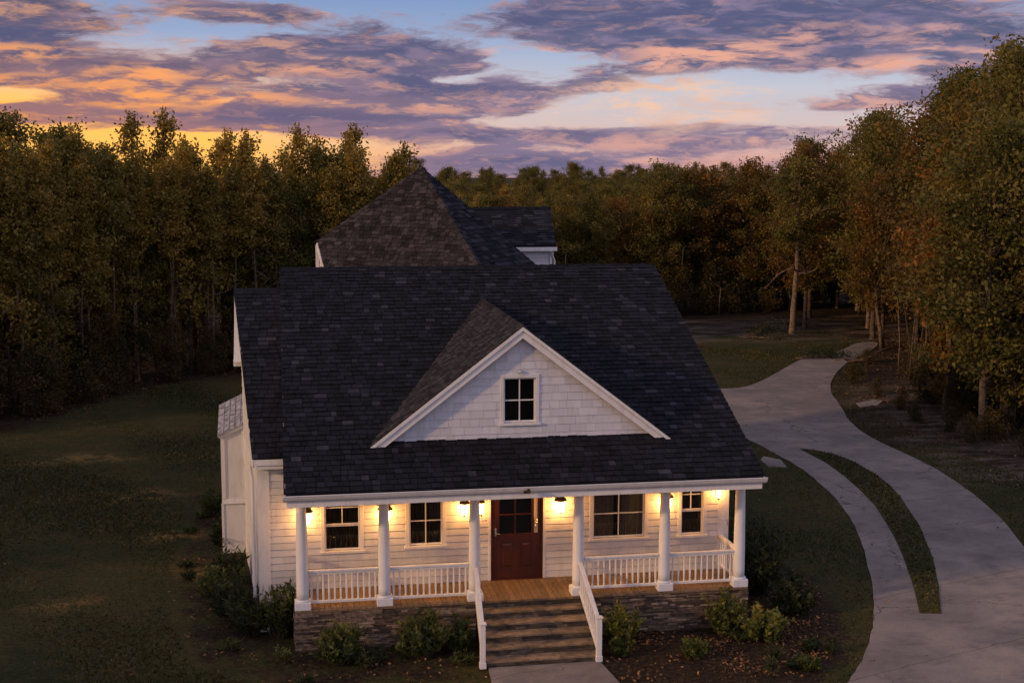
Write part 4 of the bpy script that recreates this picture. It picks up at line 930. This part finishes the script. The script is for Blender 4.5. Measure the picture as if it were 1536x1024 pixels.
# --- far middle wood, lower, beyond the back roofs
_ = 0
mid = [(-2, 52), (8, 56), (17, 60.5), (24, 62), (34, 63), (46, 64)]
MB_ = 'olive bushy tree in the distant wood right of the back roof'; MA = 'rust tinged tree in the distant wood right of the back roof'; MF = 'dark pine in the distant wood behind the house'
row([(-2, 52), (8, 56), (15, 60)], 12, 1.5, [('broad', 0, .70, .84, MB_), ('broad', 2, .70, .84, MB_), ('pine', 2, .66, .76, MF)], 'trees of the distant wood', 1.2, (0, 1))
row([(8, 58), (13, 60), (19.5, 61)], 9, .5, [('broad', 0, .68, .80, MB_), ('broad', 2, .70, .82, MB_), ('autumn', 0, .70, .84, MA)], 'trees of the distant wood', 1.0, (0, 1))
row([(20, 61.5), (26, 62), (34, 61), (40, 60)], 14, .5, [('broad', 0, .90, 1.02, MB_), ('broad', 2, .92, 1.04, MB_), ('broad', 1, .90, 1.02, MB_), ('autumn', 0, 1.0, 1.14, MA)], 'trees of the distant wood', 1.2, (0, 1))
row([(20, 66), (30, 66), (44, 66)], 14, 0, [('broad', 0, .88, .98, MB_), ('broad', 2, .88, 1.0, MB_), ('autumn', 0, .95, 1.05, MA)], 'trees of the distant wood', 1.5, (0, 1))
row([(-8, 74), (10, 76), (25, 78), (50, 78)], 24, 0, [('broad', 0, .72, .84, MB_), ('pine', 2, .62, .70, MF)], 'trees of the distant wood', 2, (0, 1))
row([(-8, 95), (20, 97), (60, 98)], 22, 0, [('broad', 0, .70, .82, MB_), ('broad', 2, .70, .82, MB_)], 'trees of the distant wood', 2.5, (0, 1))
row([(-4, 135), (30, 138), (75, 138)], 24, 0, [('broad', 0, .68, .80, MB_), ('broad', 2, .68, .80, MB_)], 'trees of the distant wood', 3, (0, 1))
row([(-6, 112), (14, 114), (36, 114)], 20, 0, [('broad', 0, .70, .80, MB_), ('broad', 2, .70, .82, MB_)], 'trees of the distant wood', 2.0, (0, 1))
row([(-6, 165), (24, 168), (70, 168)], 30, 0, [('broad', 0, .78, .93, MB_), ('broad', 2, .76, .92, MB_)], 'trees of the distant wood', 2.5, (0, 1))
row([(-2, 205), (38, 208), (90, 208)], 34, 0, [('broad', 0, .84, 1.0, MB_), ('broad', 2, .84, .98, MB_)], 'trees of the distant wood', 2.5, (0, 1))
UM = 'dark undergrowth bush at the foot of the distant wood'
row(mid, 34, -1.2, [('brush', 0, .9, 1.4, UM), ('brush', 2, .7, 1.2, UM), ('brush', 1, .8, 1.1, UM)], 'undergrowth of the distant wood', 1.0, (0, 1))
row(mid, 30, 2, [('brush', 1, 1.0, 1.5, UM)], 'undergrowth of the distant wood', 1.0, (0, 1))
# --- right wood beyond the drive
edgeR = [(22.3, 15), (22.0, 20), (23.5, 26), (25.8, 31.5), (29.2, 38), (34, 46), (38.5, 55), (42, 62)]
RB = 'dense olive green tree in the wood right of the driveway'; RA = 'orange and rust leaved tree in the wood right of the driveway'; RP = 'dark pine in the wood right of the driveway'
row(edgeR, 20, 1.0, [('broad', 2, .9, 1.1, RB), ('broad', 1, .9, 1.08, RB), ('autumn', 0, .95, 1.15, RA), ('autumn', 1, 1.0, 1.25, RA)], 'trees of the right wood', .6, (1, .1))
row(edgeR, 20, 3.4, [('broad', 0, 1.12, 1.26, RB), ('broad', 1, 1.12, 1.26, RB), ('autumn', 0, 1.2, 1.38, RA), ('broad', 2, 1.1, 1.25, RB)], 'trees of the right wood', .9, (1, .1))
row(edgeR, 18, 6.5, [('broad', 0, 1.2, 1.32, RB), ('broad', 2, 1.2, 1.32, RB)], 'trees of the right wood', 1.2, (1, .1))
row(edgeR, 14, 10.5, [('broad', 0, 1.22, 1.36, RB), ('pine', 2, 1.05, 1.15, RP)], 'trees of the right wood', 1.5, (1, .1))
UR = 'brown undergrowth bush at the foot of the right wood'
row(edgeR, 26, -.4, [('brush', 0, .55, .95, UR), ('brush', 2, .5, .9, UR)], 'undergrowth of the right wood', .7, (1, .1))
row(edgeR, 26, 2.4, [('brush', 1, .8, 1.2, UR), ('brush', 0, .8, 1.2, UR)], 'undergrowth of the right wood', .8, (1, .1))
for i, (x, y, H_, k_) in enumerate([(29.8, 57, 11.8, 'broad'), (31.3, 51, 13.3, 'broad'), (32.8, 53, 13.4, 'autumn'), (29.3, 46, 12.6, 'broad'), (30.9, 41, 14.6, 'broad'), (33.5, 45, 14.6, 'broad'), (27.0, 36, 12.6, 'autumn'), (28.6, 34.5, 14.8, 'broad'), (27.4, 30.2, 15.3, 'broad'), (29.8, 32, 15.6, 'broad'), (25.2, 27.0, 13.2, 'autumn'), (27.6, 26, 15.0, 'broad'), (30, 28, 15.4, 'broad'), (26, 23, 13.8, 'broad'), (28.5, 22, 15, 'broad'), (35, 58, 12.4, 'broad'), (27.5, 52, 11.2, 'autumn'), (33, 38, 15, 'broad')]):
    j_ = 0 if k_ == 'autumn' else i % 3; h0 = {'autumn': [9.5, 8.0], 'broad': [10.5, 11.0, 10.5]}[k_][j_]; s_ = H_ / h0
    plant(k_, j_, x, y, s_ * .96, 'tall broad crowned tree standing high in the wood right of the driveway' if k_ == 'broad' else 'tall orange leaved tree high in the wood right of the driveway', 'tall trees of the right wood', sz=s_)
plant('broad', 1, 24.4, 22.3, 1.36, 'tallest green tree of the right wood, rising at the right picture edge')
plant('autumn', 0, 24.6, 18.2, 1.2, 'broad orange leaved tree at the right picture edge')
plant('autumn', 0, 28.0, 42.0, 1.0, 'orange leaved tree beside the broken pale snag at the drive end')
# pale trunked tree standing alone by the drive end
random.seed(5)
t = make_tree('broad', 'pale_trunk_tree', 'lone tree with tall pale bare trunk and crooked lower branches beyond the drive end', 'tree', 10.6, 2.2, M['leaf_green'], M['bark_pale'], 52, .50, 90, 80, .18, .20, 6); t.location = (25.29, 48.59, G)
def bare_trunk(name, label, cat, pts, r, m, twigs=0, seed=1):
    random.seed(seed); root = emp(name, pts[0]); tag(root, label, cat); mb = MB(); o = Vector(pts[0]); P_ = [Vector(p) - o for p in pts]; mb.tube(P_, [r * (1 - .35 * i / (len(P_) - 1)) for i in range(len(P_))], 8)
    for k in range(twigs):
        p = P_[random.randrange(1, len(P_))]; limb(mb, p, Vector((random.gauss(0, 1), random.gauss(0, .6), .7)), random.uniform(.5, 1.3), r * .3, 5, .3)
    mb.build('trunk', m, root, smooth=True); return root
bare_trunk('dead_snag', 'broken pale snag leaning at the far end of the driveway', 'tree trunk', [(27.7, 41.4, G), (27.55, 41.4, G + 1.2), (27.3, 41.4, G + 2.4), (27.2, 41.4, G + 3.4)], .13, M['bark_pale'], 2, 3)
plant('broad', 0, 21.0, 18.6, 1.12, 'tree with thick dark trunk nearest the driveway at the right wood edge')
plant('autumn', 1, 21.7, 22.7, 1.2, 'small rusty tree with slim trunk between the thicket and the thick dark trunk')
for i, (x, y) in enumerate([(24.9, 33.6), (24.7, 32.2), (24.3, 31.2), (24.6, 30.4), (23.7, 29.1), (23.9, 28.3), (23.2, 26.4), (23.0, 24.0), (22.9, 20.4), (22.6, 20.0), (22.8, 19.3)]):
    b = bare_trunk('sapling_stem', 'thin bare brown stem in the thicket at the right wood edge', 'sapling', [(x, y, G), (x + random.uniform(-.1, .1), y, G + 1.5), (x + random.uniform(-.3, .3), y + .1, G + 3.6)], random.uniform(.03, .055), M['bark'] if i % 3 else M['bark_pale'], 3, 60 + i); b['group'] = 'thin stems at the right wood edge'
for i, (x, y, h) in enumerate([(21.87, 60.4, 4.6), (24.48, 59.9, 1.8), (13.2, 58.2, 4.4)]):
    b = bare_trunk('sapling_stem', ['thin pale stem just right of the main roof ridge end', 'short pale stem under a drooping bush behind the main roof corner', 'thin pale stem directly right of the rear gable roof'][i], 'sapling', [(x, y, G), (x, y, G + h * .5), (x + .1, y, G + h)], .06, M['bark_pale'], 2, 80 + i)
# --- garden shrubs
def shrub(name, label, x, y, H, R, nst, m, ls=.10, lw=.035, seed=1, dens=26, cat='shrub', flop=.6):
    ls *= 1.2; lw *= 1.35; R *= 1.1; H *= 1.05
    random.seed(seed); rng = np.random.default_rng(seed); root = emp(name, (x, y, G)); tag(root, label, cat)
    mb = MB(); C = []; D = []; T = []
    for i in range(nst):
        th = random.random() * 2 * PI; k = math.sqrt(random.random()); L = H * (1.05 - .55 * k * k) * random.uniform(.75, 1.12)
        p0 = Vector((.25 * R * k * math.cos(th), .25 * R * k * math.sin(th), 0)); d0 = Vector((math.cos(th) * k * R / H * flop * 1.6, math.sin(th) * k * R / H * flop * 1.6, 1)).normalized()
        pts = limb(mb, p0, d0, L, .012, 6, .09, .02); t0 = random.random()
        for j in range(dens):
            u = (.18 + .82 * (j + random.random()) / dens) * 6; a = min(int(u), 5); q = pts[a].lerp(pts[a + 1], u - a)
            dd = (pts[a + 1] - pts[a]).normalized(); ph = random.random() * 2 * PI; side = Vector((math.cos(ph), math.sin(ph), .15))
            dv = (dd * .7 + side).normalized(); C.append(q + dv * ls * .5); D.append(dv); T.append(min(1, t0 * .35 + .25 * u / 6 + random.random() * .45))
    mb.build('stem', M['bark'], root)
    C = np.array(C); n_ = len(C); V = leaves(C, ls * rng.uniform(.7, 1.35, n_), lw * rng.uniform(.8, 1.4, n_), rng, dirs=np.array(D)); fastmesh('leaves', V, 4, T, m, root)
    return root
SH = [('tall conical dark green shrub against the wing corner left of the porch', -5.35, 1.0, 1.15, .62, 46, 'leaf_shrub', .15, .04),
      ('dark feathery shrub left of the conical shrub at the wing corner', -5.95, 1.25, .95, .55, 40, 'leaf_dark', .18, .03),
      ('sprawling dark shrub along the side wall, second from the wing corner', -6.35, 2.2, 1.0, .7, 44, 'leaf_dark', .16, .03),
      ('olive spreading shrub beside the side wall near the lawn', -6.75, 3.5, .9, .75, 40, 'leaf_shrub', .12, .035),
      ('loose leafy shrub halfway along the side wall', -6.55, 5.0, .8, .6, 34, 'leaf_dark', .14, .03),
      ('spiky dark plant at the foot of the side bay', -6.75, 8.0, .75, .45, 26, 'leaf_dark', .22, .03),
      ('ragged tall weeds beside the side bay', -7.3, 11.5, .9, .5, 22, 'leaf_shrub', .12, .03),
      ('round glossy green shrub before the stone base, left of the steps', -4.10, -.80, .80, .62, 52, 'leaf_shrub', .11, .05),
      ('large glossy green shrub before the stone base under the third porch column', -2.40, -.70, .92, .70, 58, 'leaf_shrub', .11, .05),
      ('small yellow green shrub tucked against the left stair railing', -1.62, -.55, .66, .36, 28, 'leaf_shrub', .10, .05),
      ('yellow leaved shrub right of the steps before the stone base', 1.98, -.55, .80, .50, 34, 'leaf_yellow', .11, .04),
      ('small yellow shrub in front of the yellow leaved shrub by the steps', 1.75, -1.35, .42, .30, 18, 'leaf_yellow', .09, .04),
      ('green and yellow shrub before the right end of the stone base', 4.35, -.45, .90, .55, 36, 'leaf_yellow', .11, .045),
      ('yellow green shrub beside the right corner of the porch base', 5.05, -1.0, .72, .62, 40, 'leaf_yellow', .11, .045),
      ('low orange tinted shrub in the leaf litter right of the path', 3.25, -1.75, .42, .42, 24, 'leaf_yellow', .09, .035),
      ('small round yellow green plant at the bed edge by the driveway', 5.35, -2.75, .34, .36, 24, 'leaf_yellow', .08, .03),
      ('tall dark bush mass beyond the right porch corner', 6.05, 2.1, 1.5, .9, 60, 'leaf_dark', .13, .04),
      ('dark bush behind the tall bush at the right side of the house', 6.5, 4.2, 1.3, .9, 54, 'leaf_dark', .13, .04),
      ('low dark bush right of the porch corner at the lawn edge', 6.3, .6, .8, .8, 50, 'leaf_dark', .12, .04),
      ('dark bush hugging the right wall of the house', 5.75, 5.4, 1.5, .7, 50, 'leaf_dark', .13, .04)]
for i, (lab, x, y, H, R, n, m, ls, lw) in enumerate(SH): shrub('garden_shrub', lab, x, y, H, R, n, M[m], ls, lw, 200 + i)
random.seed(77)
lows = []
for i in range(26):
    for _ in range(50):
        x, y = random.uniform(-8, 7.5), random.uniform(-3, 12)
        if inside(x, y, BED) and not (-5.6 < x < 5.2 and y > -.35) and not (-1.5 < x < 1.7) and not inside(x, y, [(-5.9, 0), (-5.7, 14), (-6.6, 14), (-6.2, 0)]): break
    g_ = shrub('weed_tuft', 'small dark weed tuft in the leaf littered bed around the house', x, y, random.uniform(.18, .36), random.uniform(.2, .34), 12, M['leaf_dark' if i % 3 else 'leaf_shrub'], .12, .022, 400 + i, 12, 'plant'); g_['group'] = 'weed tufts in the beds'

# fallen branches at the end of the drive
def branch_pile(label, x, y, L, seed, m=M['bark_pale'], leaf=True):
    random.seed(seed); rng = np.random.default_rng(seed); root = emp('fallen_branch', (x, y, G + .05)); tag(root, label, 'fallen branch'); mb = MB(); C = []
    for i in range(9):
        a = random.uniform(-.5, .5); p = limb(mb, Vector((random.uniform(-L / 2, 0), random.uniform(-.4, .4), .05)), Vector((math.cos(a), math.sin(a), .05)), L * random.uniform(.5, 1), .03, 7, .12, 0)
        for q in p[3:]: C.append(rng.normal(size=(22, 3)) * np.array([.22, .18, .10]) + np.array(q) + np.array([0, 0, .1]))
    mb.build('branches', m, root)
    if leaf: C = np.concatenate(C); n_ = len(C); fastmesh('leaves', leaves(C, np.full(n_, .16), np.full(n_, .05), rng), 4, rng.random(n_), M['leaf_dark'], root)
    return root
branch_pile('grey green fallen branch lying across the far neck of the driveway', 22.6, 38.9, 2.6, 5)
branch_pile('bare fallen sticks on the litter right of the driveway neck', 24.4, 37.4, 3.0, 6, leaf=False)
branch_pile('fallen brush heap at the foot of the pale trunked tree', 22.6, 47.2, 3.4, 8)

# scattered leaf litter and grass (nobody could count them)
def scatter(n, region, rng):
    P_ = []; 
    while sum(len(p) for p in P_) < n:
        x = rng.uniform(region[0], region[1], 40000); y = rng.uniform(region[2], region[3], 40000); P_.append(np.stack([x, y], 1))
    return np.concatenate(P_)
rng = np.random.default_rng(3)
pts = scatter(150000, (-20, 32, -4, 56), rng)
dw = np.minimum(poly_dist(pts[:, 0], pts[:, 1], WOOD_L), poly_dist(pts[:, 0], pts[:, 1], WOOD_R)); dbed = poly_dist(pts[:, 0], pts[:, 1], BED); ddr = poly_dist(pts[:, 0], pts[:, 1], DRIVE)
hs = (pts[:, 0] > -6) & (pts[:, 0] < 5.1) & (pts[:, 1] > 0) & (pts[:, 1] < 18); st = (np.abs(pts[:, 0] - .03) < 1.25) & (pts[:, 1] > -5)
prob = np.where(dbed < .1, 1.0, np.where(dw < 2.2, .9, np.where(dw < 4, .2, .03))); prob = np.where(ddr < 0, np.where(ddr > -.35, .06, .008), prob); prob = np.where(hs, 0, prob); prob = np.where(st, .02 * (pts[:, 1] < -1.6), prob)
nz = np.sin(pts[:, 0] * 2.3 + 1.7 * np.sin(pts[:, 1] * 1.9)) * np.sin(pts[:, 1] * 2.9 + 1.3 * np.sin(pts[:, 0] * 1.3))
prob = np.where((dbed < .1) & (pts[:, 0] < 1.2), prob * .3, prob); prob = prob * np.clip(.45 + .9 * nz, .06, 1)
pts_l = pts[rng.random(len(pts)) < prob]
extra = scatter(9000, (-8, 8, -3.4, 9), rng)[:40000]; de = poly_dist(extra[:, 0], extra[:, 1], BED); hs = (extra[:, 0] > -6.2) & (extra[:, 0] < 5.1) & (extra[:, 1] > -.05); st = (np.abs(extra[:, 0] - .03) < 1.25)
extra = extra[(de < .15) & ~hs & ~st & (rng.random(len(extra)) < np.where(extra[:, 0] < 1.2, .16, .6) * np.clip(.4 + .9 * np.sin(extra[:, 0] * 2.3 + 1.7 * np.sin(extra[:, 1] * 1.9)) * np.sin(extra[:, 1] * 2.9 + 1.3 * np.sin(extra[:, 0] * 1.3)), .08, 1))]
pts_l = np.concatenate([pts_l, extra]); n_ = len(pts_l)
C = np.concatenate([pts_l, (G + rng.uniform(.02, .07, n_))[:, None]], 1); dirs = rng.normal(size=(n_, 3)); dirs[:, 2] *= .25
o = fastmesh('fallen_leaves', leaves(C, rng.uniform(.04, .10, n_), rng.uniform(.03, .06, n_), rng, dirs=dirs), 4, rng.random(n_) ** 1.5, M['litter']); tag(o, 'brown and orange fallen leaves scattered over the beds and wood floor', 'leaf litter', kind='stuff')
pts = np.concatenate([scatter(120000, (-20, -5.6, -3, 36), rng), scatter(80000, (5, 20, -4, 30), rng), scatter(40000, (12, 28, 28, 50), rng)])
dw = np.minimum(poly_dist(pts[:, 0], pts[:, 1], WOOD_L), poly_dist(pts[:, 0], pts[:, 1], WOOD_R)); dbed = poly_dist(pts[:, 0], pts[:, 1], BED); ddr = poly_dist(pts[:, 0], pts[:, 1], DRIVE); dis = poly_dist(pts[:, 0], pts[:, 1], ISLAND)
ok = (dw > 1.5) & (dbed > .3) & ((ddr > .05) | (dis < -.03)) & ~((pts[:, 0] > -7.4) & (pts[:, 0] < 5.1) & (pts[:, 1] > 0)) & ~((np.abs(pts[:, 0]) < 1.3) & (pts[:, 1] < 0))
pts = pts[ok]; dis = dis[ok]; n_ = len(pts); h = rng.uniform(.015, .055, n_); th = rng.uniform(0, 2 * PI, n_); wd = rng.uniform(.02, .05, n_)
zb = np.where(dis < 0, G + .05, G - .02)
a = np.stack([pts[:, 0] - np.cos(th) * wd, pts[:, 1] - np.sin(th) * wd, zb], 1); b = np.stack([pts[:, 0] + np.cos(th) * wd, pts[:, 1] + np.sin(th) * wd, zb], 1)
c = np.stack([pts[:, 0] + rng.normal(0, .03, n_), pts[:, 1] + rng.normal(0, .03, n_), zb + .02 + h], 1)
o = fastmesh('grass', np.stack([a, b, c], 1), 3, rng.random(n_) ** 1.4, M['blade']); tag(o, 'short dark lawn grass with dry tips around the house', 'grass', kind='stuff')
